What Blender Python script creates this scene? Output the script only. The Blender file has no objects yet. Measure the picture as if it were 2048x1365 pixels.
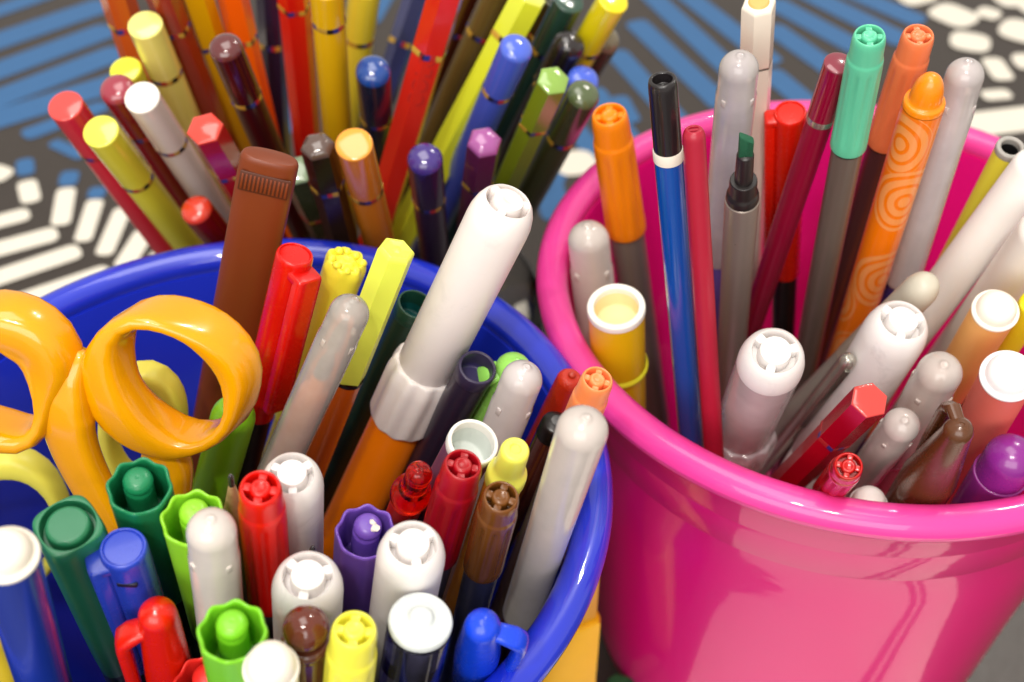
import bpy, math, random
from mathutils import Vector, Matrix
from math import sin, cos, pi, radians
random.seed(4)
SC=bpy.context.scene; COL=SC.collection
S=0.00125                      # metres per drawing unit used below
TH=radians(43.2); CAMH=154.28+105
# ---------------------------------------------------------------- camera
cd=bpy.data.cameras.new('camera'); cam=bpy.data.objects.new('camera',cd); COL.objects.link(cam)
cam.location=(0,0,CAMH*S); cam.rotation_euler=(pi/2-TH,0,0)
cd.sensor_width=36; cd.lens=2500/2048*36; cd.clip_start=.01; cd.clip_end=50
cd.dof.use_dof=True; cd.dof.focus_distance=182*S
cd.dof.aperture_fstop=cd.lens*1e-3/(2.1*S); cd.dof.aperture_blades=0
SC.camera=cam
# ---------------------------------------------------------------- light
W=bpy.data.worlds.new('World'); SC.world=W; W.use_nodes=True
W.node_tree.nodes['Background'].inputs[0].default_value=(1,.93,.85,1)
W.node_tree.nodes['Background'].inputs[1].default_value=.68
TGT=Vector((.02,.21,.15))
def lamp(name,d,dist,power,radius,col=(1,.95,.87)):
    l=bpy.data.lights.new(name,'POINT'); l.energy=power; l.shadow_soft_size=radius; l.color=col
    o=bpy.data.objects.new(name,l); COL.objects.link(o); o.location=TGT+Vector(d).normalized()*dist
    return o
lamp('ceiling_spotlight',(-.17,-.54,.82),1.15,12.5,.026)
lamp('ceiling_spotlight',(-.04,-.58,.81),1.15,12.5,.026)
lamp('ceiling_spotlight',(.34,.46,.82),1.25,7,.022)
lamp('ceiling_spotlight',(.46,.40,.80),1.25,7,.022)
def panel(name,loc,size,power,col=(1,.96,.9)):
    l=bpy.data.lights.new(name,'AREA'); l.shape='RECTANGLE'; l.size,l.size_y=size; l.energy=power; l.color=col
    o=bpy.data.objects.new(name,l); COL.objects.link(o); o.location=loc
    o.rotation_euler=(TGT-Vector(loc)).to_track_quat('-Z','Y').to_euler()
panel('overhead_fill_light',(-.2,.1,1.9),(1.2,.9),13)  # added soft fill from above, stands in for ceiling bounce
panel('front_fill_light',(-.3,-1.2,.72),(1.4,.9),15,(1,.97,.93))  # added soft fill behind the camera to brighten upright sides, not a window
SC.view_settings.view_transform='Standard'; SC.view_settings.look='None'; SC.view_settings.exposure=.06
SC.render.film_transparent=False
SC.cycles.max_bounces=10; SC.cycles.transparent_max_bounces=16; SC.cycles.transmission_bounces=8
SC.cycles.sample_clamp_indirect=6; SC.cycles.use_denoising=True
# ---------------------------------------------------------------- materials
def lin(c):
    return tuple((x/255/12.92 if x/255<=.04045 else ((x/255+.055)/1.055)**2.4) for x in c)
MC={}
def plastic(c,rough=.28,spec=.5,sss=0.0,coat=0.0,metal=0.0,var=.05,bump=.0,bscale=900,dirt=0):
    key=('p',tuple(c),rough,spec,sss,coat,metal,var,bump,bscale,dirt)
    if key in MC: return MC[key]
    m=bpy.data.materials.new('plastic'); m.use_nodes=True; nt=m.node_tree; N=nt.nodes; b=N['Principled BSDF']
    col=lin(c)
    tc=N.new('ShaderNodeTexCoord'); nz=N.new('ShaderNodeTexNoise'); nz.inputs['Scale'].default_value=140; nz.inputs['Detail'].default_value=4
    nt.links.new(tc.outputs['Object'],nz.inputs['Vector'])
    mx=N.new('ShaderNodeMix'); mx.data_type='RGBA'
    mx.inputs[6].default_value=tuple(v*(1-var) for v in col)+(1,); mx.inputs[7].default_value=tuple(min(1,v*(1+var)) for v in col)+(1,)
    nt.links.new(nz.outputs['Fac'],mx.inputs[0]); nt.links.new(mx.outputs[2],b.inputs['Base Color'])
    if dirt:   # ink smears and grime in patches of their own
        nd=N.new('ShaderNodeTexNoise'); nd.inputs['Scale'].default_value=95; nd.inputs['Detail'].default_value=7; nd.inputs['Roughness'].default_value=.65; nd.inputs['Distortion'].default_value=1.2
        oi=N.new('ShaderNodeObjectInfo'); ad=N.new('ShaderNodeVectorMath'); ad.operation='ADD'; sc_=N.new('ShaderNodeMath'); sc_.operation='MULTIPLY'; sc_.inputs[1].default_value=3.7
        nt.links.new(oi.outputs['Random'],sc_.inputs[0]); nt.links.new(tc.outputs['Object'],ad.inputs[0]); nt.links.new(sc_.outputs[0],ad.inputs[1]); nt.links.new(ad.outputs[0],nd.inputs['Vector'])
        rd=N.new('ShaderNodeMapRange'); rd.inputs[1].default_value=.56; rd.inputs[2].default_value=.74; rd.inputs[4].default_value=dirt; nt.links.new(nd.outputs['Fac'],rd.inputs[0])
        md=N.new('ShaderNodeMix'); md.data_type='RGBA'; md.inputs[7].default_value=tuple(v*.35 for v in col)+(1,)
        nt.links.new(rd.outputs[0],md.inputs[0]); nt.links.new(mx.outputs[2],md.inputs[6]); nt.links.new(md.outputs[2],b.inputs['Base Color'])
    n2=N.new('ShaderNodeTexNoise'); n2.inputs['Scale'].default_value=420; n2.inputs['Detail'].default_value=6
    nt.links.new(tc.outputs['Object'],n2.inputs['Vector'])
    mr=N.new('ShaderNodeMapRange'); mr.inputs[3].default_value=max(.02,rough-.05); mr.inputs[4].default_value=rough+.06
    nt.links.new(n2.outputs['Fac'],mr.inputs[0]); nt.links.new(mr.outputs[0],b.inputs['Roughness'])
    b.inputs['Specular IOR Level'].default_value=spec; b.inputs['Metallic'].default_value=metal
    if sss:
        b.inputs['Subsurface Weight'].default_value=sss; b.inputs['Subsurface Radius'].default_value=(1,.7,.5); b.inputs['Subsurface Scale'].default_value=.002
    b.inputs['Coat Weight'].default_value=coat; b.inputs['Coat Roughness'].default_value=.06
    if not bump: bump,bscale=.035,190
    if bump:
        bp=N.new('ShaderNodeBump'); bp.inputs['Strength'].default_value=bump; bp.inputs['Distance'].default_value=.0004
        n3=N.new('ShaderNodeTexNoise'); n3.inputs['Scale'].default_value=bscale; n3.inputs['Detail'].default_value=5
        nt.links.new(tc.outputs['Object'],n3.inputs['Vector']); nt.links.new(n3.outputs['Fac'],bp.inputs['Height']); nt.links.new(bp.outputs[0],b.inputs['Normal'])
    MC[key]=m; return m
def frosted(c=(255,248,242),fac=.68,tint=(252,249,246),rough=.22):
    key=('f',c,fac,tint,rough)
    if key in MC: return MC[key]
    m=bpy.data.materials.new('frosted_plastic'); m.use_nodes=True; nt=m.node_tree; N=nt.nodes; b=N['Principled BSDF']; out=N['Material Output']
    b.inputs['Base Color'].default_value=lin(c)+(1,); b.inputs['Roughness'].default_value=rough
    b.inputs['Sheen Weight'].default_value=.7; b.inputs['Sheen Roughness'].default_value=.55; b.inputs['Sheen Tint'].default_value=(1,.95,.9,1)
    tr=N.new('ShaderNodeBsdfTranslucent'); tr.inputs[0].default_value=lin(c)+(1,)
    m1=N.new('ShaderNodeMixShader'); m1.inputs[0].default_value=.14; nt.links.new(b.outputs[0],m1.inputs[1]); nt.links.new(tr.outputs[0],m1.inputs[2])
    tp=N.new('ShaderNodeBsdfTransparent'); tp.inputs[0].default_value=lin(tint)+(1,)
    m2=N.new('ShaderNodeMixShader'); nt.links.new(tp.outputs[0],m2.inputs[1]); nt.links.new(m1.outputs[0],m2.inputs[2])
    tc=N.new('ShaderNodeTexCoord'); nz=N.new('ShaderNodeTexNoise'); nz.inputs['Scale'].default_value=160; nz.inputs['Detail'].default_value=5
    nt.links.new(tc.outputs['Object'],nz.inputs['Vector'])
    mr=N.new('ShaderNodeMapRange'); mr.inputs[3].default_value=fac-.1; mr.inputs[4].default_value=fac+.1; nt.links.new(nz.outputs['Fac'],mr.inputs[0])
    nt.links.new(mr.outputs[0],m2.inputs[0])
    gl=N.new('ShaderNodeBsdfGlossy'); gl.inputs['Roughness'].default_value=.12
    lw=N.new('ShaderNodeFresnel'); lw.inputs[0].default_value=1.45
    m3=N.new('ShaderNodeMixShader'); nt.links.new(lw.outputs[0],m3.inputs[0]); nt.links.new(m2.outputs[0],m3.inputs[1]); nt.links.new(gl.outputs[0],m3.inputs[2])
    nt.links.new(m3.outputs[0],out.inputs[0]); MC[key]=m; return m
def clear(c,rough=.04,ior=1.45):
    key=('c',c,rough,ior)
    if key in MC: return MC[key]
    m=bpy.data.materials.new('clear_plastic'); m.use_nodes=True; b=m.node_tree.nodes['Principled BSDF']
    b.inputs['Base Color'].default_value=lin(c)+(1,); b.inputs['Transmission Weight'].default_value=1; b.inputs['Roughness'].default_value=rough; b.inputs['IOR'].default_value=ior
    MC[key]=m; return m
def cup_material(c,trans,tcol,cw=1):
    m=bpy.data.materials.new('cup_plastic'); m.use_nodes=True; nt=m.node_tree; N=nt.nodes; b=N['Principled BSDF']; out=N['Material Output']
    col=lin(c); b.inputs['Base Color'].default_value=col+(1,); b.inputs['Roughness'].default_value=.34; b.inputs['Specular IOR Level'].default_value=.45
    b.inputs['Coat Weight'].default_value=cw; b.inputs['Coat IOR'].default_value=1.62
    tc=N.new('ShaderNodeTexCoord'); mp=N.new('ShaderNodeMapping'); mp.inputs['Scale'].default_value=(60,60,500)
    nz=N.new('ShaderNodeTexNoise'); nz.inputs['Scale'].default_value=3; nz.inputs['Detail'].default_value=6
    nt.links.new(tc.outputs['Object'],mp.inputs[0]); nt.links.new(mp.outputs[0],nz.inputs['Vector'])
    mr=N.new('ShaderNodeMapRange'); mr.inputs[1].default_value=.35; mr.inputs[2].default_value=.75; mr.inputs[3].default_value=.02; mr.inputs[4].default_value=.09
    nt.links.new(nz.outputs['Fac'],mr.inputs[0]); nt.links.new(mr.outputs[0],b.inputs['Coat Roughness'])
    bp=N.new('ShaderNodeBump'); bp.inputs['Strength'].default_value=.12; bp.inputs['Distance'].default_value=.0005
    m2=N.new('ShaderNodeMapping'); m2.inputs['Scale'].default_value=(14,14,60); n2=N.new('ShaderNodeTexNoise'); n2.inputs['Scale'].default_value=3; n2.inputs['Detail'].default_value=4
    nt.links.new(tc.outputs['Object'],m2.inputs[0]); nt.links.new(m2.outputs[0],n2.inputs['Vector']); nt.links.new(n2.outputs['Fac'],bp.inputs['Height'])
    nt.links.new(bp.outputs[0],b.inputs['Coat Normal']); nt.links.new(bp.outputs[0],b.inputs['Normal'])
    tr=N.new('ShaderNodeBsdfTranslucent'); tr.inputs[0].default_value=lin(tcol)+(1,)
    mx=N.new('ShaderNodeMixShader'); mx.inputs[0].default_value=trans
    nt.links.new(b.outputs[0],mx.inputs[1]); nt.links.new(tr.outputs[0],mx.inputs[2]); nt.links.new(mx.outputs[0],out.inputs[0])
    return m
# ---------------------------------------------------------------- mesh helpers
def qb(p0,p1,p2,n=4):
    return [((1-t)**2*p0[0]+2*t*(1-t)*p1[0]+t*t*p2[0],(1-t)**2*p0[1]+2*t*(1-t)*p1[1]+t*t*p2[1]) for t in [i/n for i in range(n+1)]]
def prof(pts,n=4):
    """polyline of (r,z[,fillet]) -> list of (r,z) with rounded corners"""
    out=[]
    for i,p in enumerate(pts):
        f=p[2] if len(p)>2 else 0
        if f and 0<i<len(pts)-1:
            a=pts[i-1];b=pts[i+1]
            da=math.hypot(a[0]-p[0],a[1]-p[1]) or 1e-6; db=math.hypot(b[0]-p[0],b[1]-p[1]) or 1e-6
            fa=min(f,da*.49)/da; fb=min(f,db*.49)/db
            out+=qb((p[0]+(a[0]-p[0])*fa,p[1]+(a[1]-p[1])*fa),(p[0],p[1]),(p[0]+(b[0]-p[0])*fb,p[1]+(b[1]-p[1])*fb),n)
        else: out.append((p[0],p[1]))
    return out
def arc(r0,z0,rad,a0,a1,n=6):
    return [(r0+rad*cos(radians(a0+(a1-a0)*i/n)),z0+rad*sin(radians(a0+(a1-a0)*i/n))) for i in range(n+1)]
def dome(R,z,h,n=7):
    return [(R*cos(pi/2*i/n),z+h*sin(pi/2*i/n)) for i in range(n)]+[(0,z+h)]
class MB:
    def __init__(s): s.v=[];s.f=[];s.m=[]
    def lathe(s,pr,n=40,shape=None,mat=0,matf=None,off=(0,0,0),M=None):
        rings=[]; pr=prof(pr)
        for r,z in pr:
            if r<1e-5:
                s.v.append((0,0,z)); rings.append([len(s.v)-1])
            else:
                st=len(s.v)
                for i in range(n):
                    t=2*pi*i/n; k=shape(t,r,z) if shape else 1
                    if isinstance(k,tuple): s.v.append((k[0],k[1],z))
                    else: s.v.append((r*k*cos(t),r*k*sin(t),z))
                rings.append(list(range(st,st+n)))
        s0=rings[0][0]
        for a,b in zip(rings,rings[1:]):
            if len(a)==1 and len(b)==1: continue
            for i in range(n):
                j=(i+1)%n
                if len(a)==1: f=(a[0],b[j],b[i])[::-1]; f=(a[0],b[i],b[j])[::-1]
                elif len(b)==1: f=(a[i],a[j],b[0])
                else: f=(a[i],a[j],b[j],b[i])
                s.f.append(f); s.m.append(matf(i) if matf else mat)
        if M is not None or off!=(0,0,0):
            MM=M if M is not None else Matrix.Translation(off)
            for i in range(s0,len(s.v)): s.v[i]=tuple(MM@Vector(s.v[i]))
        return s
    def rbox(s,hx,hy,z0,z1,c=.3,b=.25,M=None,mat=0,taper=1.0):
        """rounded block along z: half sizes hx, hy, corner radius c, end bevel b"""
        def sh(t,r,z):
            k=r
            x=cos(t);y=sin(t); p=6
            q=(abs(x)**p+abs(y)**p)**(-1/p)
            u=1-(1-k)
            tz=1+(taper-1)*(z-z0)/(z1-z0)
            return ((hx-(1-k)*min(hx,hy))*q*x*tz,(hy-(1-k)*min(hx,hy))*q*y*tz)
        e=b/min(hx,hy)
        pr=[(0,z0),(1-e,z0),(1-e*.3,z0+b*.3),(1,z0+b),(1,z1-b),(1-e*.3,z1-b*.3),(1-e,z1),(0,z1)]
        return s.lathe(pr,24,sh,mat,M=M)
    def sweep(s,pts,sec,up,closed=False,n=14,mat=0):
        """tube through pts; sec[i]=(half width in plane, half depth along up)"""
        P=[Vector(p) for p in pts]; N=len(P); rings=[]; up=Vector(up).normalized()
        for i in range(N):
            a=P[i-1] if (i or closed) else P[0]; b=P[(i+1)%N] if (i<N-1 or closed) else P[-1]
            t=(b-a).normalized(); side=t.cross(up).normalized(); u2=side.cross(t).normalized()
            st=len(s.v)
            for k in range(n):
                an=2*pi*k/n; ca,sa=cos(an),sin(an)
                ca=math.copysign(abs(ca)**.66,ca); sa=math.copysign(abs(sa)**.66,sa)
                s.v.append(tuple(P[i]+side*sec[i][0]*ca+u2*sec[i][1]*sa))
            rings.append(range(st,st+n))
        for i in range(N if closed else N-1):
            a=rings[i];b=rings[(i+1)%N]
            for k in range(n):
                j=(k+1)%n; s.f.append((a[k],b[k],b[j],a[j])); s.m.append(mat)
        if not closed:
            for r,rev in((rings[0],0),(rings[-1],1)):
                f=tuple(r); s.f.append(f if not rev else f[::-1]); s.m.append(mat)
        return s
    def build(s,name,mats,parent=None,sharp=38,label=None,loc=None):
        me=bpy.data.meshes.new(name); me.from_pydata([(a*S,b*S,c*S) for a,b,c in s.v],[],s.f)
        if not isinstance(mats,(list,tuple)): mats=[mats]
        for m in mats: me.materials.append(m)
        if len(mats)>1: me.polygons.foreach_set('material_index',s.m)
        me.polygons.foreach_set('use_smooth',[True]*len(me.polygons))
        import bmesh
        bm=bmesh.new(); bm.from_mesh(me); bmesh.ops.recalc_face_normals(bm,faces=bm.faces[:])
        for e in bm.edges:
            if len(e.link_faces)==2 and e.calc_face_angle(0)>radians(sharp): e.smooth=False
        bm.to_mesh(me); bm.free()
        o=bpy.data.objects.new(name,me); COL.objects.link(o)
        if parent: o.parent=parent
        if loc: o.location=Vector(loc)*S
        if label: o['label']=label
        return o
def tag(o,label,cat,group=None):
    o['label']=label; o['category']=cat
    if group: o['group']=group
    return o
class Pen: pass
def pen(key,name,label,cat,group=None,roll=0):
    T,B,R,marks=PENS[key]
    T=Vector(T);B=Vector(B)
    ez=(T-B).normalized(); ex=Vector((1,0,0)); ex=(ex-ez*ex.dot(ez)).normalized(); ey=ez.cross(ex)
    M=Matrix((ex,ey,ez)).transposed()@Matrix.Rotation(radians(roll),3,'Z')
    o=bpy.data.objects.new(name,None); o.empty_display_size=.004; COL.objects.link(o)
    o.location=(B+Vector((0,0,105)))*S; o.rotation_euler=M.to_euler()
    tag(o,label,cat,group)
    p=Pen(); p.o=o; p.L=(T-B).length; p.R=R; p.m=marks
    return p
def hexs(t,r,z):
    a=(t%(pi/3))-pi/6
    return .9*cos(pi/6)/cos(a)*1.1
def RZ(a,x=0,y=0,z=0): return Matrix.Rotation(radians(a),4,'Z')@Matrix.Translation((x,y,z))
PENS={
'y1':((-84.4, 202.3, 25.5),(-72.8, 258.0, -102.0),3.25,[14.7]),
'y2':((-75.8, 194.1, 25.2),(-65.7, 260.3, -102.0),3.22,[18.8]),
'y3':((-76.0, 207.4, 26.7),(-66.1, 267.7, -102.0),3.25,[15.5]),
'y4':((-69.1, 201.0, 28.1),(-63.0, 273.0, -102.0),3.21,[18.0]),
'y5':((-71.1, 218.3, 33.6),(-69.5, 273.7, -102.0),3.29,[15.0]),
'y6':((-77.1, 218.7, 23.4),(-73.2, 268.0, -102.0),3.09,[]),
'y7':((-82.4, 238.4, 33.0),(-79.7, 258.9, -102.0),3.5,[11.5]),
'y8':((-68.4, 222.1, 41.2),(-65.5, 279.3, -102.0),3.16,[14.3]),
'y9':((-63.9, 229.7, 36.4),(-64.8, 285.5, -102.0),3.48,[17.8]),
'y10':((-51.8, 200.1, 40.0),(-43.3, 259.0, -102.0),2.96,[16.2]),
'y11':((-58.0, 236.8, 34.3),(-53.7, 253.4, -102.0),3.16,[]),
'y12':((-54.6, 260.1, 21.3),(-62.3, 246.6, -102.0),3.03,[]),
'y13':((-44.1, 232.4, 35.5),(-57.2, 280.8, -102.0),3.31,[6.9]),
'y14':((-33.7, 209.4, 46.2),(-46.2, 264.9, -102.0),3.08,[9.2]),
'y15':((-31.4, 247.8, 26.4),(-57.9, 288.1, -102.0),3.43,[]),
'y16':((-26.6, 210.0, 29.1),(-36.4, 285.5, -102.0),3.29,[20.0]),
'y17':((-35.0, 187.4, 27.3),(-31.9, 231.8, -102.0),3.08,[13.3]),
'y18':((-28.0, 185.1, 28.5),(-26.4, 249.4, -102.0),3.23,[17.1]),
'y19':((-16.0, 189.9, 22.8),(-18.5, 253.1, -102.0),3.15,[17.7]),
'y20':((-5.0, 194.4, 23.2),(-18.7, 260.6, -102.0),3.24,[17.5]),
'y21':((1.2, 207.2, 35.5),(-39.1, 268.9, -102.0),3.06,[15.1]),
'y22':((3.8, 229.2, 34.1),(-64.0, 222.0, -102.0),3.69,[10.3]),
'y23':((-1.5, 244.2, 29.4),(-49.2, 283.5, -102.0),3.38,[]),
'y24':((-7.7, 258.2, 22.3),(-51.4, 291.0, -102.0),3.12,[]),
'y25':((-11.5, 215.7, 44.0),(-56.0, 217.0, -102.0),3.44,[]),
'y26':((-21.1, 273.5, 14.5),(-67.6, 227.9, -102.0),3.07,[]),
'y29':((7.6, 197.1, 34.2),(-22.6, 274.4, -102.0),2.98,[17.2]),
'y30':((14.1, 206.3, 26.2),(-19.6, 267.5, -102.0),3.1,[17.1]),
'y31':((14.9, 222.4, 19.5),(-15.0, 283.6, -102.0),3.15,[]),
'y32':((12.4, 227.2, 25.5),(-28.9, 274.2, -102.0),3.25,[]),
'y33':((20.7, 239.8, 19.4),(-21.6, 288.2, -102.0),3.31,[]),
'y34':((20.5, 230.3, 32.4),(-26.1, 283.7, -102.0),3.12,[]),
'y35':((11.9, 235.2, 29.6),(-31.6, 280.5, -102.0),3.08,[]),
'y36':((9.0, 246.3, 24.9),(-32.7, 291.8, -102.0),3.21,[11.5]),
'y38':((-55.3, 189.8, 28.8),(-43.0, 252.6, -102.0),3.32,[14.7]),
'y39':((-62.3, 196.2, 6.2),(-43.9, 245.8, -102.0),3.03,[]),
'y40':((-42.2, 200.8, 11.8),(-37.0, 262.0, -102.0),3.22,[19.5]),
'b1':((-36.4, 156.5, 45.6),(-80.4, 149.7, -102.0),4.45,[]),
'b2':((-32.9, 147.4, 34.1),(-74.5, 140.7, -102.0),2.88,[36.3]),
'b3':((-26.1, 153.6, 28.0),(-72.4, 157.6, -102.0),3.33,[]),
'b5':((-16.7, 142.1, 39.4),(-68.2, 145.0, -102.0),2.85,[28.1]),
'b6':((-22.2, 133.0, 37.4),(-81.3, 135.0, -102.0),3.12,[15.0, 20.2]),
'b7':((-15.8, 154.7, 17.4),(-62.5, 167.3, -102.0),3.22,[]),
'b8':((-0.4, 142.9, 47.6),(-56.2, 157.3, -102.0),4.89,[38.1, 52.7]),
'b9':((-5.3, 138.2, 19.0),(-43.5, 168.8, -102.0),3.1,[]),
'b10':((1.0, 139.8, 18.7),(-37.5, 171.2, -102.0),3.27,[]),
'b11':((2.2, 132.5, 24.5),(-29.6, 144.1, -102.0),3.34,[]),
'b12':((12.0, 123.9, 30.7),(-11.1, 151.0, -102.0),2.66,[16.6]),
'b12b':((9.6, 142.8, 12.5),(-22.5, 154.1, -102.0),2.17,[]),
'b13':((7.2, 135.0, 10.3),(-21.2, 149.5, -102.0),2.44,[]),
'b14':((9.0, 104.1, 43.6),(-6.7, 144.7, -102.0),3.27,[73.0]),
'b15':((-5.4, 118.8, 23.3),(-44.2, 147.7, -102.0),3.73,[]),
'b16':((-6.5, 110.3, 28.2),(-32.3, 127.5, -102.0),3.07,[24.4]),
'b17':((0.5, 112.6, 28.7),(-22.0, 144.1, -102.0),2.89,[]),
'b18':((-1.4, 104.0, 29.1),(-17.2, 140.3, -102.0),2.78,[40.8]),
'b19':((-12.5, 112.7, 24.2),(-39.8, 164.9, -102.0),1.92,[]),
'b20':((-28.9, 107.8, 29.4),(-46.6, 139.9, -102.0),4.26,[]),
'b21':((-30.8, 99.2, 36.6),(-48.7, 131.0, -102.0),3.0,[35.0]),
'b22':((-36.1, 105.1, 32.1),(-56.6, 145.2, -102.0),2.12,[]),
'b23':((-27.1, 104.6, 17.8),(-41.5, 125.8, -102.0),2.17,[]),
'b24':((-35.8, 93.6, 37.3),(-55.4, 115.9, -102.0),3.21,[]),
'b25':((-41.0, 101.6, 27.8),(-53.2, 125.0, -102.0),4.11,[]),
'b26':((-32.5, 82.8, 30.4),(-46.3, 102.6, -102.0),4.0,[]),
'b27':((-20.0, 107.1, 17.9),(-38.3, 132.7, -102.0),4.18,[]),
'b28':((-12.4, 97.4, 28.0),(-31.6, 119.7, -102.0),4.5,[]),
'b29':((-25.5, 93.8, 26.2),(-43.2, 118.9, -102.0),4.62,[]),
'b30':((-24.5, 85.5, 29.1),(-37.7, 103.5, -102.0),3.08,[]),
'b31':((-18.3, 83.0, 30.5),(-38.2, 90.7, -102.0),3.08,[]),
'b32':((-11.3, 89.7, 22.8),(-31.0, 95.4, -102.0),4.1,[]),
'b33':((-3.6, 89.9, 21.6),(-12.1, 137.9, -102.0),3.25,[]),
'b34':((-45.4, 93.0, 20.4),(-62.4, 113.6, -102.0),3.38,[]),
'b35':((-41.1, 91.1, 5.5),(-53.6, 104.7, -102.0),4.38,[]),
'b36':((-27.0, 77.7, 33.3),(-42.6, 94.6, -102.0),3.18,[]),
'b37':((-55.1, 83.7, 45.8),(-81.7, 107.0, -102.0),3.52,[]),
'b38':((-56.2, 99.3, 29.1),(-70.4, 128.2, -102.0),4.24,[]),
'b39':((-49.3, 97.6, 26.8),(-60.7, 119.9, -102.0),3.04,[]),
'b40':((-48.2, 105.0, 30.0),(-66.4, 137.8, -102.0),4.13,[]),
'b42':((-43.4, 136.4, 12.2),(-82.0, 141.8, -102.0),3.54,[]),
'b45':((-66.6, 91.1, 18.2),(-84.2, 111.9, -102.0),1.92,[]),
'p1':((17.4, 190.9, 30.8),(40.6, 212.0, -102.0),3.76,[30.5]),
'p2':((13.9, 182.8, 11.8),(27.6, 193.6, -102.0),4.16,[]),
'p3':((21.0, 152.3, 61.5),(46.1, 160.2, -102.0),2.17,[12.2, 14.1]),
'p4':((25.7, 149.6, 55.0),(49.2, 142.6, -102.0),1.71,[]),
'p5':((34.7, 168.2, 55.8),(48.6, 217.2, -102.0),3.27,[55.7, 21.4]),
'p6':((38.6, 178.8, 59.1),(61.0, 221.2, -102.0),2.81,[12.6]),
'p7':((34.7, 155.6, 50.2),(54.3, 207.2, -102.0),2.77,[5.1, 11.7, 16.7]),
'p8':((47.1, 180.8, 37.7),(71.9, 221.1, -102.0),2.79,[49.8]),
'p9':((49.8, 167.7, 55.2),(47.2, 210.2, -102.0),2.28,[12.5]),
'p10':((51.3, 160.7, 63.6),(69.5, 208.5, -102.0),2.73,[26.0]),
'p11':((63.1, 173.9, 56.3),(69.0, 214.3, -102.0),2.87,[26.2]),
'p12':((63.4, 164.7, 54.6),(71.6, 201.3, -102.0),3.31,[5.3]),
'p13':((71.1, 171.5, 52.8),(80.7, 201.4, -102.0),3.19,[50.1, 17.4]),
'p14':((83.3, 174.3, 35.1),(85.9, 216.5, -102.0),2.42,[]),
'p15':((86.0, 167.9, 37.2),(54.5, 188.8, -102.0),3.81,[]),
'p16':((84.6, 156.0, 32.7),(86.4, 209.6, -102.0),4.09,[]),
'p17':((68.7, 156.4, 21.2),(42.4, 202.1, -102.0),2.96,[]),
'p18':((62.7, 148.3, 19.9),(52.9, 179.6, -102.0),5.28,[]),
'p19':((55.7, 148.2, 11.4),(49.0, 198.1, -102.0),1.48,[]),
'p20':((40.6, 139.2, 21.6),(44.6, 192.5, -102.0),5.3,[31.7]),
'p21':((53.1, 129.1, 21.2),(41.7, 183.5, -102.0),2.96,[16.2]),
'p22':((48.6, 119.2, 17.6),(68.9, 195.9, -102.0),2.46,[]),
'p23':((66.6, 137.9, 19.7),(80.4, 192.1, -102.0),3.7,[]),
'p24':((61.1, 133.2, 12.2),(74.2, 194.4, -102.0),3.04,[]),
'p25':((65.1, 123.5, 21.7),(72.5, 165.1, -102.0),4.41,[]),
'p26':((75.6, 134.8, 22.3),(95.2, 185.5, -102.0),4.22,[]),
'p27':((76.4, 146.7, 24.8),(89.3, 200.3, -102.0),3.67,[]),
'p28':((78.0, 129.4, 10.3),(82.1, 157.8, -102.0),4.09,[]),
'p29':((57.9, 129.8, -1.8),(68.4, 157.2, -102.0),3.15,[]),
'p31':((82.6, 147.7, 24.5),(98.4, 206.8, -102.0),2.36,[]),
'p33':((18.0, 161.6, 10.9),(28.5, 182.3, -102.0),5.09,[17.4])}
WHITE_BARS=[(-169.4,355.9,-165.7,347.2,8.5),(-154.6,351.5,-152.0,334.6,8.3),(-143.1,344.9,-142.2,325.7,7.5),(-132.7,340.1,-133.4,318.6,7.6),(-122.6,327.8,-125.4,312.2,8.8),(-115.8,316.8,-117.2,308.4,5.9),(-181.4,330.5,-166.0,338.2,9.3),(-176.8,316.0,-153.8,327.3,10.3),(-172.0,300.8,-143.9,318.1,10.3),(-167.3,285.7,-131.5,307.2,10.6),(-183.8,363.3,-179.7,361.2,11.1),(19.8,367.9,25.2,369.4,18.4),(169.0,489.1,177.3,492.6,15.0),(182.2,478.2,187.9,471.9,20.6),(183.3,454.3,188.9,452.3,19.1),(210.6,489.1,222.0,491.3,18.1),(207.4,463.6,212.6,460.3,22.9),(190.9,437.9,191.7,426.7,10.9),(182.0,413.0,189.0,414.0,8.7),(173.5,393.4,197.6,398.1,19.4),(202.9,437.9,207.8,437.9,15.2),(199.3,477.4,201.0,476.1,12.1),(1.7,301.5,6.0,300.3,8.1),(2.5,300.3,5.4,301.3,7.1),(5.3,293.8,8.1,292.7,5.4),(1.6,289.2,0.9,282.3,3.4),(8.6,285.7,6.9,274.5,2.8),(11.4,272.3,9.0,263.7,2.8),(218.7,480.4,230.6,484.7,16.2)]
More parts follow.
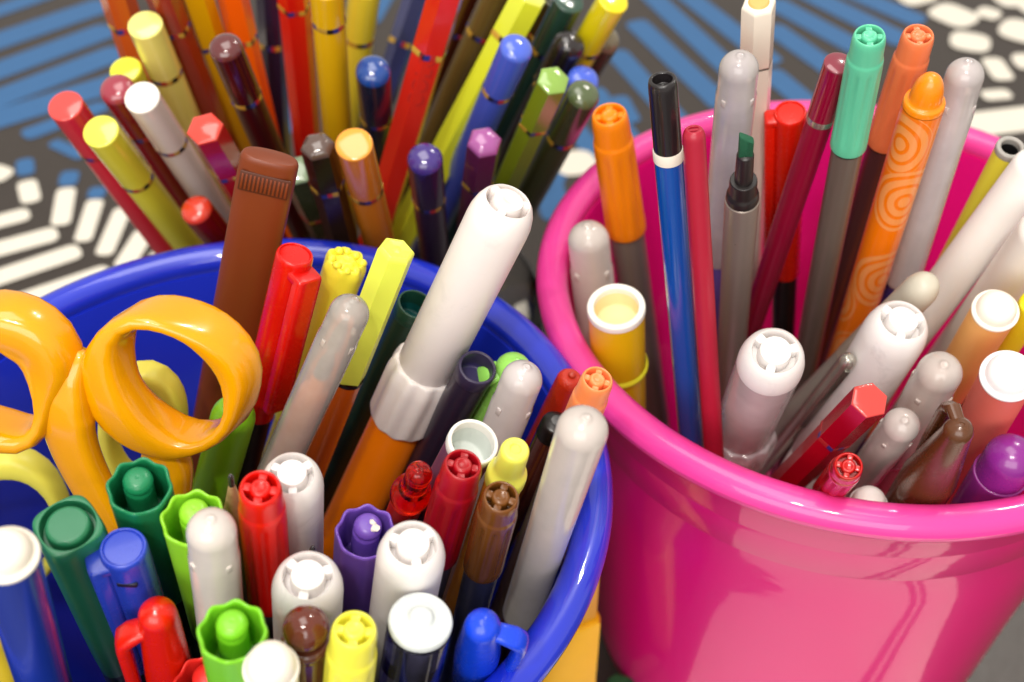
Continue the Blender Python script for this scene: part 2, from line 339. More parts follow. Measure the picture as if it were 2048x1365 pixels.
BLUE_BARS=[(-222.6,474.0,-199.9,494.4,12.9),(-213.3,450.7,-175.5,482.5,17.3),(-206.3,427.8,-168.4,461.5,16.9),(-200.1,407.7,-160.1,443.7,16.7),(-194.6,395.8,-153.3,423.0,17.2),(-177.4,387.5,-155.9,405.3,10.1),(-166.4,381.1,-155.4,373.5,6.6),(-174.1,369.4,-172.0,363.3,7.8),(-156.0,361.8,-155.5,357.1,8.3),(-143.9,352.4,-143.9,349.5,7.5),(31.9,415.8,49.1,366.4,9.1),(42.3,443.7,66.9,383.0,10.0),(52.1,467.7,79.0,408.1,10.5),(57.5,498.0,87.4,428.5,10.5),(72.6,498.0,102.7,439.1,10.7),(102.1,428.5,112.9,406.3,10.9),(108.4,463.6,128.4,427.8,10.9),(112.7,484.7,140.2,447.6,11.8),(124.5,498.0,158.2,455.5,12.5),(144.0,498.0,168.1,471.9,11.9),(23.3,391.8,38.9,347.2,8.2),(10.9,371.0,14.9,338.7,10.7),(12.2,347.2,18.9,367.9,5.6),(-91.9,436.0,-83.5,390.1,7.6),(-60.3,471.9,-54.9,498.0,12.0),(-24.5,463.6,-20.2,493.5,6.6),(41.2,410.5,44.4,396.8,7.5)]
LOOP_R=[(-38.62,126.69,28.44,2.91,0.0),(-38.74,126.2,26.0,2.48,0.21),(-39.3,125.68,23.42,2.07,0.41),(-40.47,125.21,21.03,1.92,0.59),(-42.32,124.85,19.25,2.12,0.74),(-44.49,124.64,18.24,2.48,0.87),(-46.66,124.56,17.83,2.83,0.95),(-48.65,124.58,17.92,3.23,0.99),(-50.44,124.68,18.42,3.66,0.99),(-52.04,124.83,19.14,4.06,0.95),(-53.49,125.01,20.05,4.4,0.87),(-54.8,125.24,21.18,4.7,0.74),(-55.91,125.52,22.6,4.86,0.59),(-56.78,125.86,24.32,4.82,0.41),(-57.36,126.26,26.31,4.67,0.21),(-57.51,126.7,28.53,4.34,0.0),(-57.16,127.17,30.87,3.78,0.21),(-56.4,127.65,33.23,3.18,0.41),(-55.26,128.1,35.5,2.76,0.59),(-53.63,128.47,37.36,2.7,0.74),(-51.63,128.7,38.49,2.83,0.87),(-49.54,128.76,38.81,2.82,0.95),(-47.61,128.72,38.58,2.72,0.99),(-45.91,128.61,38.06,2.72,0.99),(-44.4,128.47,37.34,2.83,0.95),(-43.04,128.29,36.46,2.98,0.87),(-41.83,128.08,35.37,3.11,0.74),(-40.7,127.82,34.07,3.2,0.59),(-39.72,127.5,32.52,3.23,0.41),(-38.97,127.12,30.64,3.17,0.21)]
LOOP_L=[(-65.4,126.6,27.98,3.61,0.0),(-65.82,126.11,25.57,2.59,0.21),(-66.4,125.59,22.98,1.92,0.41),(-67.61,125.1,20.51,2.01,0.59),(-69.61,124.78,18.9,2.68,0.74),(-71.96,124.7,18.53,3.14,0.87),(-74.06,124.79,18.94,3.18,0.95),(-75.73,124.9,19.48,3.14,0.99),(-77.14,124.99,19.95,3.2,0.99),(-78.44,125.08,20.42,3.32,0.95),(-79.67,125.2,20.99,3.39,0.87),(-80.84,125.36,21.78,3.42,0.74),(-81.98,125.56,22.8,3.48,0.59),(-83.0,125.83,24.15,3.41,0.41),(-83.73,126.18,25.91,3.14,0.21),(-83.92,126.61,28.04,2.84,0.0),(-83.46,127.07,30.36,2.54,0.21),(-82.43,127.52,32.63,2.35,0.41),(-80.94,127.93,34.64,2.32,0.59),(-79.16,128.27,36.34,2.44,0.74),(-77.22,128.52,37.62,2.66,0.87),(-75.19,128.68,38.38,2.95,0.95),(-73.24,128.72,38.57,3.48,0.99),(-71.46,128.64,38.21,4.15,0.99),(-69.88,128.5,37.52,4.77,0.95),(-68.42,128.33,36.66,5.24,0.87),(-67.1,128.11,35.57,5.54,0.74),(-66.0,127.83,34.16,5.6,0.59),(-65.28,127.47,32.36,5.31,0.41),(-65.12,127.05,30.25,4.61,0.21)]
SHANK_L=[(-60.59,127.56,32.8),(-62.74,126.48,27.4),(-64.29,125.45,22.26),(-64.14,124.21,16.05),(-62.43,122.64,8.2),(-59.03,120.3,-3.52),(-55.88,118.22,-13.9)]
SHANK_R=[(-54.21,124.87,19.36),(-52.22,124.3,16.5),(-52.09,123.29,11.47),(-53.68,121.68,3.41),(-56.6,119.89,-5.55),(-59.1,118.22,-13.9)]
PALE_R=[(-54.45,139.4,4.01,1.57,0.0),(-54.78,139.24,2.36,1.51,0.21),(-55.26,139.07,0.66,1.52,0.41),(-55.93,138.89,-1.14,1.6,0.59),(-56.84,138.7,-3.04,1.7,0.74),(-58.08,138.5,-4.95,1.76,0.87),(-59.66,138.33,-6.65,1.75,0.95),(-61.49,138.23,-7.7,1.7,0.99),(-63.31,138.23,-7.74,1.66,0.99),(-64.8,138.33,-6.74,1.67,0.95),(-65.8,138.5,-5.07,1.69,0.87),(-66.35,138.69,-3.14,1.66,0.74),(-66.58,138.88,-1.22,1.58,0.59),(-66.6,139.06,0.6,1.47,0.41),(-66.46,139.24,2.34,1.38,0.21),(-66.19,139.4,4.01,1.32,0.0),(-65.81,139.57,5.68,1.32,0.21),(-65.28,139.73,7.36,1.39,0.41),(-64.58,139.91,9.12,1.54,0.59),(-63.65,140.09,10.92,1.74,0.74),(-62.42,140.26,12.66,1.96,0.87),(-60.89,140.42,14.14,2.18,0.95),(-59.16,140.5,15.0,2.38,0.99),(-57.46,140.5,14.98,2.51,0.99),(-56.06,140.4,14.08,2.55,0.95),(-55.07,140.26,12.58,2.48,0.87),(-54.49,140.08,10.84,2.32,0.74),(-54.21,139.9,9.05,2.1,0.59),(-54.15,139.73,7.32,1.88,0.41),(-54.24,139.56,5.65,1.69,0.21)]
PALE_L=[(-78.18,137.21,-17.92,0.78,0.0),(-78.96,136.92,-20.76,0.72,0.21),(-80.12,136.64,-23.56,0.78,0.41),(-81.62,136.38,-26.27,0.98,0.59),(-83.46,136.13,-28.75,1.3,0.74),(-85.6,135.92,-30.86,1.73,0.87),(-87.93,135.76,-32.44,2.19,0.95),(-90.34,135.67,-33.32,2.57,0.99),(-92.63,135.66,-33.35,2.76,0.99),(-94.63,135.75,-32.53,2.71,0.95),(-96.21,135.9,-30.96,2.45,0.87),(-97.31,136.12,-28.84,2.1,0.74),(-97.94,136.37,-26.35,1.76,0.59),(-98.12,136.64,-23.62,1.48,0.41),(-97.89,136.92,-20.78,1.3,0.21),(-97.28,137.21,-17.92,1.21,0.0),(-96.31,137.49,-15.12,1.24,0.21),(-95.04,137.76,-12.43,1.41,0.41),(-93.48,138.0,-9.92,1.72,0.59),(-91.67,138.23,-7.67,2.14,0.74),(-89.64,138.42,-5.79,2.62,0.87),(-87.45,138.56,-4.42,3.08,0.95),(-85.24,138.63,-3.7,3.38,0.99),(-83.15,138.62,-3.74,3.4,0.99),(-81.32,138.54,-4.52,3.17,0.95),(-79.84,138.41,-5.91,2.74,0.87),(-78.75,138.22,-7.78,2.22,0.74),(-78.05,138.0,-10.01,1.7,0.59),(-77.73,137.76,-12.49,1.27,0.41),(-77.77,137.49,-15.15,0.96,0.21)]
PSHANK_L=[(-77.85,137.63,-13.66),(-76.76,136.52,-24.8),(-74.58,134.92,-40.81)]
PSHANK_R=[(-54.95,138.91,-0.93),(-55.71,138.22,-7.75),(-59.46,136.77,-22.27),(-66.67,135.2,-38.05)]
# ---------------------------------------------------------------- table
tb=bpy.data.objects.new('table',None); COL.objects.link(tb); tag(tb,'dark grey table with white and blue bars printed across its top','table')
m=MB(); m.rbox(760,620,-22,0,c=4,b=1.2,M=Matrix.Translation((0,420,0)))
tm=plastic((54,47,42),rough=.36,spec=.5,var=.1,bump=.12)
m.build('tabletop',tm,tb)
for x in(-700,700):
    for y in(-140,980):
        MB().lathe(prof([(0,-560),(16,-560,2),(20,-22.5,1),(0,-22.5)]),20,off=(x,y,0)).build('table_leg',plastic((70,64,58),.4),tb)
def capsule(m,x1,y1,x2,y2,w,z):
    r=w/2; d=Vector((x2-x1,y2-y1)); L=d.length
    if L<1e-3: d=Vector((1,0)); L=1
    d=d/L; a=math.atan2(d.y,d.x); ext=max(0,L/2-r*.35); cx,cy=(x1+x2)/2,(y1+y2)/2
    st=len(m.v); n=20
    for i in range(n):
        t=2*pi*i/n; q=(abs(cos(t))**3.2+abs(sin(t))**3.2)**(-1/3.2)
        px=r*q*cos(t)+(ext if cos(t)>0 else -ext); py=r*q*sin(t)
        m.v.append((cx+px*cos(a)-py*sin(a),cy+px*sin(a)+py*cos(a),z))
    m.f.append(tuple(range(st,st+n))); m.m.append(0)
wm=plastic((228,222,208),rough=.4,spec=.45,var=.03); bm_=plastic((50,100,150),rough=.42,spec=.45,var=.06)
# the print goes on out of the picture: white bars fanning out in front of the cups, more bars far behind
EXTRA_W=[(128,52,34,126,43),(122,90,70,130,1.7),(150,84,86,133,17),(20,40,-6,70,9),(8,30,-18,56,9),(60,20,20,60,10),(150,20,110,42,12)]
EXTRA_W+=[(-330-20*i,330-16*i,-270-20*i,346-16*i,9) for i in range(6)]
EXTRA_B=[(-240+26*i,520,-200+30*i,640,13) for i in range(18)]
for i,(x1,y1,x2,y2,w) in enumerate([q[:4]+(q[4]*.8,) for q in WHITE_BARS]+EXTRA_W):
    m=MB(); capsule(m,x1,y1,x2,y2,w,.35+.004*i); m.build('white_printed_bar',wm,tb)
for i,(x1,y1,x2,y2,w) in enumerate(BLUE_BARS+EXTRA_B):
    m=MB(); capsule(m,x1,y1,x2,y2,w*(.8 if i<10 else .96),.2+.002*i); m.build('blue_printed_bar',bm_,tb)
# ---------------------------------------------------------------- cups
def cup(name,label,cx,cy,mat,rimm,rimr=3.0):
    o=bpy.data.objects.new(name,None); COL.objects.link(o); o.location=(cx*S,cy*S,0); tag(o,label,'cup','plastic pen cups')
    # wall, open at the top, with shallow moulded steps
    pr=[(0,1.0),(40,1.0),(41.5,.5),(44.2,.5),(45,1.6),(45.3,4)]
    for z,r in((20,47.0),(40,48.9),(60,51.0),(76,52.7)): pr+=[(r,z)]
    pr+=[(53.45,83.6),(53.55,84),(53.75,84.4),(54.7,91.6),(54.8,92),(55.0,92.4),(56.2,101.5),(57.0,103.5)]
    inner=[(54.9,103.5),(54.2,99),(53,84),(50.6,60),(46.3,22),(43.6,5),(42.6,3.0),(0,3.0)]
    MB().lathe(pr+inner,128).build('wall',mat,o,sharp=50)
    ring=[(58+rimr*cos(2*pi*i/20),105+rimr*.96*sin(2*pi*i/20)) for i in range(21)]
    ring2=[(r+(.5 if 0 else 0),z) for r,z in ring]
    MB().lathe(ring2,144).build('rim',rimm,o,sharp=80)
    return o
blue_m=cup_material((26,50,205),.12,(14,34,220)); pink_m=cup_material((240,16,142),.34,(255,12,146))
pink_rim_lit=cup_material((246,70,166),.22,(250,40,150),.6)  # same plastic as the wall; light scattered in the thick rim painted as paler pink
cup('blue_cup','bright blue plastic cup crammed with markers and scissors',-44.8,131.3,blue_m,blue_m)
cup('pink_cup','hot pink plastic cup holding fineliners and white markers',65.6,180.7,pink_m,pink_rim_lit)
g=bpy.data.objects.new('glass_holder',None); COL.objects.link(g); g.location=(-40*S,253*S,0); tag(g,'low clear glass holding the coloured pencils behind the blue cup','glass')
MB().lathe(prof([(0,.5),(44,.5,2),(49.5,33,.6),(48.3,33,.6),(42.5,2.6,1),(0,2.6)]),72).build('bowl',clear((250,252,252),.02),g)
# block marker standing between the two cups, cable on the table behind them
bl=bpy.data.objects.new('block_marker',None); COL.objects.link(bl); bl.location=(10.5*S,146*S,.5*S); bl.rotation_euler=(0,0,radians(20)); tag(bl,'chunky yellow block marker standing on the table between both cups','marker')
ym=plastic((236,178,8),.3,sss=.1)
MB().rbox(7,4.6,0,46,c=1,b=1).build('body',ym,bl); MB().rbox(6.2,3.9,46.05,70,c=1,b=1).build('cap',plastic((215,150,5),.3),bl)
gr=bpy.data.objects.new('eraser',None); COL.objects.link(gr); gr.location=(29*S,150*S,.6*S); gr.rotation_euler=(0,0,radians(-28)); tag(gr,'small dark green eraser lying on the table between the cups','eraser')
MB().rbox(9,5,0,6,c=1,b=.8).build('block',plastic((40,92,52),.6),gr); MB().rbox(5,5.2,-.2,6.2,c=.6,b=.3).build('sleeve',plastic((30,70,45),.5),gr)
# ---------------------------------------------------------------- coloured pencils
GOLD=plastic((214,170,66),.25,metal=.35); BLK=plastic((25,20,25),.3); BLU=plastic((40,45,120),.3); REDB=plastic((170,40,40),.3); SILV=plastic((205,200,190),.25,metal=.9)
WOOD=plastic((196,150,98),.6,var=.18); DARK=plastic((28,25,24),.35)
PG='coloured pencils standing in the glass'
def pencil(key,label,end,body,hexa=False,dm=.12,bands=(0,0,1,0,2,3),group=PG,coat=.6,hb=.9):
    p=pen(key,'coloured_pencil',label,'pencil',group,roll=random.uniform(0,60) if not hexa else 14)
    p.R*=1.04 if key[0]=='y' else 1
    R=p.R;L=p.L; sh=hexs if hexa else None; n=36
    b=p.m[0] if p.m else 15.5
    MB().lathe([(0,.2),(R*.22,3.2)]+[(R*.97,20),(R*.97,L-b)],n,sh).build('shaft',plastic(body,.3,.4,coat=.3),p.o,sharp=34)
    MB().lathe([(R*.2,3.0),(R*.99,20.2)],18).build('sharpened_wood',WOOD,p.o)
    MB().lathe([(R*.9,L-b-.62),(R*1.008,L-b-.62),(R*1.02,L-b-.3),(R*1.02,L-b+.3),(R*1.008,L-b+.62),(R*.9,L-b+.62)],n,sh,matf=lambda i:bands[(i*len(bands)//n+i//2)%len(bands)]).build('band',[GOLD,BLK,BLU,REDB,SILV],p.o)
    h=R*dm*2
    if dm>.25: end_p=[(R*cos(a)**.9,L-h+h*sin(a)) for a in [pi/2*i/8 for i in range(8)]]+[(0,L)]
    else: end_p=prof([(R,L-R*.3),(R,L-h*.4,R*.12),(R*.55,L-h*.08,R*.5),(0,L)])
    m=MB(); m.lathe([(R*.9,L-b+.55),(R,L-b+.65)]+[(r,z) for r,z in end_p],n,(lambda t,r,z: hexs(t,r,z) if z<L-h*.9 else 1+(hexs(t,r,z)-1)*min(1,r/R)) if hexa else None,matf=None)
    nf=len(m.f); zc=L-max(h,R*.25)
    m.m=[1 if min(m.v[i][2] for i in f)>=zc-1e-6 else 0 for f in m.f]
    m.build('dipped_end',[plastic(body,.22,.5,coat=.8),plastic(end,.16,.5,coat=.9)],p.o,sharp=34)  # end face is the same lacquer, light from above painted into its colour
    return p
pencil('y1','rose red pencil with flat end lit coral, leaning out leftmost of all',(222,70,66),(206,40,58))
pencil('y2','lemon yellow pencil with flat end in front of the rose red one',(236,232,80),(232,220,60))
pencil('y3','wine red pencil between the lemon yellow and the white one',(150,52,68),(122,8,26),dm=.3)
pencil('y4','white pencil with a flat white end and black and gold band',(246,240,230),(240,226,216))
pencil('y5','pale cream yellow pencil standing behind the white one',(238,230,128),(232,220,116))
pencil('y6','bright yellow pencil end peeping out behind the wine red one',(232,230,50),(226,218,56))
pencil('y7','rust orange pencil rising out of the picture behind the cream one',(190,80,30),(182,76,22),hexa=True)
pencil('y8','brick red pencil just right of the cream yellow one',(150,50,26),(150,44,22),hexa=True)
pencil('y9','golden yellow six-sided pencil left of the maroon one',(212,158,0),(222,164,4),hexa=True)
pencil('y10','dark maroon pencil with a glossy rounded end',(92,40,42),(62,10,14),dm=.32)
pencil('y11','vivid orange pencil rising right behind the maroon one',(226,90,8),(230,90,6),hexa=True)
pencil('y12','near-black violet pencil left of the tall red one',(30,20,46),(34,24,50),hexa=True)
pencil('y13','tall scarlet pencil with gold band at the very top edge',(206,20,14),(214,24,14),hexa=True)
pencil('y14','tall golden yellow pencil with dark band, between scarlet and navy ones',(222,172,10),(226,178,14))
pencil('y15','light yellow pencil rising behind the navy blue rounded one',(236,216,62),(236,216,58))
pencil('y16','navy pencil with a glossy rounded end lit blue',(24,66,140),(20,24,52),dm=.34)
pencil('y17','dark brown six-sided pencil with an end lit grey brown',(92,74,68),(42,26,16),hexa=True,dm=.28)
pencil('y18','orange pencil with a flat end lit apricot',(238,158,52),(228,132,26))
pencil('y19','indigo pencil with a shiny domed end beside the white marker',(64,44,124),(46,26,64),dm=.32)
pencil('y20','purple six-sided pencil with a domed end lit pinkish',(158,82,148),(92,30,72),hexa=True,dm=.26)
pencil('y21','cornflower blue pencil with a domed end',(74,100,206),(66,88,194),dm=.28)
pencil('y22','yellow green six-sided pencil left of the cornflower one',(222,226,84),(214,222,48),hexa=True)
pencil('y23','olive brown pencil left of the yellow green one',(98,78,40),(100,80,38))
pencil('y24','dark chestnut pencil between the red and the olive one',(62,20,8),(64,18,6),hexa=True)
p=pencil('y25','red six-sided pencil with faint lettering along its side',(192,34,22),(194,34,20),hexa=True)
fc=bpy.data.curves.new('lettering','FONT'); fc.body='COLO'; fc.size=4.6*S; fc.extrude=.03*S; fc.align_x='RIGHT'; fc.align_y='CENTER'
ft=bpy.data.objects.new('text_source',fc); COL.objects.link(ft); bpy.context.view_layer.update()
fm=bpy.data.meshes.new_from_object(ft.evaluated_get(bpy.context.evaluated_depsgraph_get())); bpy.data.objects.remove(ft)
fo=bpy.data.objects.new('lettering',fm); COL.objects.link(fo); fo.parent=p.o; fm.materials.clear()
fm.materials.append(plastic((168,32,24),.4))
pencil('y26','dark blue pencil rising behind the navy rounded one',(38,42,92),(40,44,96),hexa=True)
pencil('y29','leaf green six-sided pencil with domed end lit pale',(132,168,74),(122,142,28),hexa=True,dm=.22)
pencil('y30','dark olive green pencil with rounded end above the orange cap',(82,96,62),(58,60,36),dm=.32)
pencil('y31','sky blue pencil end showing just behind the dark olive green one',(74,104,224),(66,90,196),dm=.26)
pencil('y32','black pencil with a shiny round end',(34,28,30),(26,18,22),dm=.42)
pencil('y33','grey taupe pencil with a round end, outermost on the right',(116,106,80),(74,56,46),dm=.4)
pencil('y34','sunny yellow pencil crossing above the taupe one',(228,212,20),(226,208,18))
pencil('y35','dark bluish green pencil at the top edge behind the black one',(38,70,58),(36,66,52))
pencil('y36','blackish olive pencil with an orange and gold band',(48,48,18),(46,46,16),hexa=True,bands=(3,0,3,0))
pencil('y38','crimson six-sided pencil with an end lit coral beside the brown marker',(220,66,54),(164,8,22),hexa=True,dm=.2)
pencil('y39','short dark red pencil with a domed end lit bright red, lowest on the left',(206,56,34),(112,8,10),dm=.28)
pencil('y40','grey green pencil half hidden behind the brown marker',(122,142,112),(58,64,38),hexa=True,dm=.24,bands=(3,3,0,3))
pencil('p21','red six-sided pencil leaning by the front rim with a flat end',(200,60,54),(164,4,24),hexa=True,dm=.1,bands=(2,3,3),group=None)
# ---------------------------------------------------------------- pen builders
def spokes(m,r0,r1,z0,z1,w,n,a0=0):
    for k in range(n):
        m.rbox((r1-r0)/2+.05,w,z0,z1,c=.1,b=.05,M=RZ(a0+360/n*k,(r0+r1)/2))
def fineliner(key,label,col,barrel,cl=None,roll=20,group='fineliners with vented caps',rough=.32,top=None,light=None):
    p=pen(key,'fineliner',label,'pen',group,roll); R=p.R;L=p.L
    cl=cl or (p.m[0] if p.m else 25)
    def rib(t,r,z):
        if L-cl+3<z<L-R*2.3 and r>R*.8:
            return 1-.06*math.cos(t*9)**.5 if math.cos(t*9)>0 else 1
        return 1
    zt=L; lip=R*.9
    pts=[(R*.8,L-cl+2),(R*.9,L-cl,.15),(R*1.06,L-cl,.35),(R*1.06,L-cl+2.6),(R*1.045,L-cl+3.2),(R*1.01,L-R*2.4),(R*1.0,L-R*2.2),(R*.985,L-R*1.75,.3),(R*.915,L-R*1.55,.2),(R*.885,L-R*.3,R*.25),(R*.80,L,R*.22),(R*.69,L,R*.1),(R*.62,L-R*.8),(R*.46,L-R*.8),(R*.43,L-R*.06,R*.1),(R*.30,L+R*.05,R*.1),(R*.13,L-R*.05),(0,L-R*.02)]
    m=MB(); m.lathe(prof(pts),72,rib); spokes(m,R*.42,R*.70,L-R*.78,L-R*.10,R*.17,4,45)
    cm=plastic(col,rough,.5,sss=.12,var=.04)
    m.build('cap',cm,p.o,sharp=44)
    MB().lathe(prof([(0,1.5),(R*.45,1.5,.4),(R*.9,16,1),(R*.93,30),(R*.93,L-cl-.25,.2),(R*.8,L-cl+1),(0,L-cl+1)]),40).build('barrel',plastic(barrel,.3,.5,coat=.3),p.o)
    MB().lathe([(R*.9,L-cl-.45),(R*.975,L-cl-.4),(R*.975,L-cl-.05),(R*.9,L-cl)],40).build('collar',DARK,p.o)
    return p
def jumbo(key,label,capm,bodym,cl=38,collar=None,roll=0,group='white capped markers',front=None,shell=None):
    p=pen(key,'marker',label,'marker',group,roll); R=p.R;L=p.L
    if collar: cl=collar[0]
    top=[(R*.985,L-R*1.0),(R*.97,L-R*.75),(R*.90,L-R*.42),(R*.80,L-R*.19),(R*.70,L-R*.07),(R*.69,L-R*.06),(R*.67,L-R*.10),(R*.65,L-R*.55),(R*.485,L-R*.55),(R*.465,L-R*.08),(R*.44,L-R*.0),(R*.35,L+R*.02),(R*.16,L+R*.02),(R*.12,L-R*.02),(0,L-R*.02)]
    m=MB()
    if shell is None:
        m.lathe([(R*.85,L-cl+1),(R*.97,L-cl),(R,L-cl+.3)]+top,56)
    else:
        m.lathe([(R*.9,L-R*1.15),(R*.985,L-R*1.15)]+top,56)
    spokes(m,R*.46,R*.69,L-R*.53,L-R*.10,R*.13,3,30)
    m.build('cap' if shell is None else 'cap_end',capm,p.o,sharp=46)
    if shell is not None:
        MB().lathe([(R*.985,L-cl),(R*.985,L-R*1.16)],48).build('cap_sleeve',shell,p.o)
        MB().lathe(prof([(0,L-cl-10),(R*.7,L-cl-10),(R*.7,L-cl*.6,.5),(R*.35,L-cl*.55,.5),(R*.18,L-cl*.35,.3),(0,L-cl*.33)]),30).build('nib',plastic((206,192,198),.5),p.o)
    if collar:
        c1,c2=collar
        def sc(t,r,z): return 1+.035*cos(t*11) if r>R*1.02 else 1
        cm_=MB(); cm_.lathe(prof([(R*.99,L-c2+1),(R*1.10,L-c2,.2),(R*1.19,L-c2+.3,.5),(R*1.21,L-c1-2.2,1.6),(R*1.10,L-c1,.6),(R*.98,L-c1+.1)]),110,sc)
        cm_.v=[(x,y,z+(.45*cos(11*math.atan2(y,x)) if z<L-c2+.9 else 0)) for x,y,z in cm_.v]
        cm_.build('collar',shell if shell is not None else capm,p.o,sharp=46)
        cl=c2
    MB().lathe(prof([(0,1),(R*.9,1,1),(R*.98,6,1),(R*.98,L-cl-.1),(R*.8,L-cl+2),(0,L-cl+2)]),48).build('barrel',bodym,p.o)
    return p
def frosty(key,label,cl,inner,nib=None,roll=0,group='pens with frosted clear caps',m_=None,barrel=None,nibz=None,nub=True,step=True):
    p=pen(key,'capped_pen',label,'pen',group,roll); R=p.R;L=p.L
    capm=m_ or frosted()
    pts=[(R*1.0,L-cl),(R*1.03,L-cl+.3),(R*1.02,L-cl+1.2),(R*1.0,L-cl*.5)]
    if step: pts+=[(R*.99,L-R*2.6),(R*.94,L-R*2.35)]
    q=.94 if step else .99
    pts+=[(R*q*cos(a),L-R*q+R*q*sin(a)) for a in [pi/2*i/9 for i in range(8)]]
    pts+=([(R*.2,L-R*.02),(R*.17,L+R*.05),(R*.1,L+R*.06),(0,L)] if nub else [(0,L)])
    m=MB(); m.lathe(pts,48)
    if step:
        for k in range(4): m.rbox(R*.05,R*.12,L-R*2.75,L-R*2.35,b=.03,M=RZ(90*k+45,R*.96))
    m.build('cap',capm,p.o,sharp=60)
    bz=L-(p.m[-1] if len(p.m)>1 else cl*.62)
    MB().lathe(prof([(0,1),(R*.6,1,.4),(R*.86,10,1),(R*.88,L-cl-.3,.3),(R*.74,L-cl+.5,.3),(R*.72,bz,.5),(R*.45,bz+1.2,.3),(R*.40,bz+4),(0,bz+4)]),36).build('barrel',inner if barrel is None else barrel,p.o)
    MB().lathe(prof([(R*.42,bz+2.5),(R*.38,bz+6.5,.3),(R*.13,bz+9.5,.2),(0,bz+9.8)]),20).build('nib',nib or plastic((110,104,104),.5),p.o)
    return p
def scallop(key,label,col,roll=0,chewed=False,lob=8,pinang=120,dark=None):
    p=pen(key,'scalloped_marker',label,'marker','markers with scalloped open caps',roll); R=p.R;L=p.L
    cm=plastic(col,.33,.5,sss=.15,var=.04)
    def sc(t,r,z):
        k=max(0,min(1,(z-(L-R*2.6))/(R*2.6)))
        return 1+.035*k*cos(lob*t)
    def zz(t): return 0
    pts=[(R*.85,L-34),(R*.93,L-34,.2),(R*.97,L-33,.4),(R*.99,L-R*.3),(R*1.0,L-R*.07,R*.07),(R*.94,L+R*.01,R*.07),(R*.87,L-R*.06,R*.05),(R*.80,L-R*2.3,R*.1),(0,L-R*2.3)]
    m=MB(); m.lathe(prof(pts),96,sc)
    for i,v in enumerate(m.v):
        if v[2]>L-R*.5:
            t=math.atan2(v[1],v[0]); m.v[i]=(v[0],v[1],v[2]+R*.05*cos(lob*t)*(1 if math.hypot(v[0],v[1])>R*.5 else 0))
    cap=m.build('cap',cm,p.o,sharp=50)
    pm=MB(); r=R*.5; zt=L+R*.06
    pm.lathe(prof([(r*1.02,L-R*2.28),(r*1.0,zt-r*1.25,.2),(r*.9,zt-r*1.1,.2),(r*.82,zt-r*.95,.2),(r*.95,zt-r*.78,.3),(r*.97,zt-r*.45,.5),(r*.7,zt-r*.06,.8),(r*.15,zt,.1),(0,zt-.1)]),32,lambda t,rr,z:1-.12*max(0,-sin(t))*(1 if z<zt-r*.7 else .2),M=RZ(pinang,R*.29))
    pin=pm.build('pin',cm,cap,sharp=55)
    if chewed:
        w=MB()
        for k in range(7):
            a=random.uniform(-1,1); 
            w.lathe([(0,-.1),(r*random.uniform(.12,.3),0),(r*.12,.25),(0,.3)],7,M=RZ(pinang,R*.26)@Matrix.Translation((a*r*.45,-r*.25+random.uniform(-.4,.4)*r,zt-r*.06+.02))@Matrix.Rotation(random.uniform(-.5,.5),4,'X'))
        w.build('torn_plastic',plastic((222,212,206),.6),cap)
    MB().lathe(prof([(0,1),(R*.75,1,.5),(R*.9,10,1),(R*.93,L-34.3),(R*.7,L-33),(0,L-33)]),40).build('barrel',plastic(dark or (40,42,40),.35),p.o)
    return p
def plug(key,label,plugc,body,name='plugged_marker',roll=0,k=.8,egg=False,group='markers with white end plugs'):
    p=pen(key,name,label,'marker',group,roll); R=p.R;L=p.L
    h=R*(.95 if not egg else 1.25)
    pm=plastic(plugc,.38,.5,sss=.1,var=.05,dirt=.22)
    pr=prof([(R*.7,L-h-.2),(R*1.0,L-h,.3),(R*1.02,L-h+R*.2,.35),(R*k*1.02,L-h+R*.24,.2)])
    pr+=[(R*k*cos(a)**.8,L-h+R*.26+(h-R*.26)*sin(a)) for a in [pi/2*i/9 for i in range(1,9)]]+[(0,L)]
    MB().lathe(pr,48).build('end_plug',pm,p.o,sharp=48)
    MB().lathe(prof([(0,1),(R*.9,1,1),(R*.96,6,1),(R*.96,L-h-.15,.4),(R*.6,L-h-.1),(0,L-h-.1)]),44).build('barrel',body,p.o)
    return p
def tube(key,label,rimc,bodym,innerm,wall=.2,name='open_marker',ring=None,depth=2.4,roll=0,group='markers with hollow open ends',lip=.5):
    p=pen(key,name,label,'marker',group,roll); R=p.R;L=p.L
    lo=L-R*lip
    MB().lathe(prof([(R*.98,lo),(R,lo+.1),(R,L-.4,.4),(R*.97,L,.3),(R*(1-wall)*1.02,L,.3),(R*(1-wall),L-.5,.3),(R*(1-wall),lo)]),56).build('rim',plastic(rimc,.4,.5,sss=.1,var=.05),p.o)
    MB().lathe(prof([(R*(1-wall),lo+.02),(R*(1-wall*1.1),L-R*depth,.5),(0,L-R*depth)]),48).build('inner_wall',innerm,p.o)
    if ring:
        MB().lathe(prof([(R*.97,L-ring-.6),(R*1.06,L-ring-.6,.3),(R*1.08,L-ring+.3,.3),(R*1.0,L-ring+1)]),48).build('ring',plastic((232,226,50),.35),p.o)
    MB().lathe(prof([(0,1),(R*.9,1,1),(R*.97,8),(R*.97,lo-.05)]),48).build('barrel',bodym,p.o)
    return p
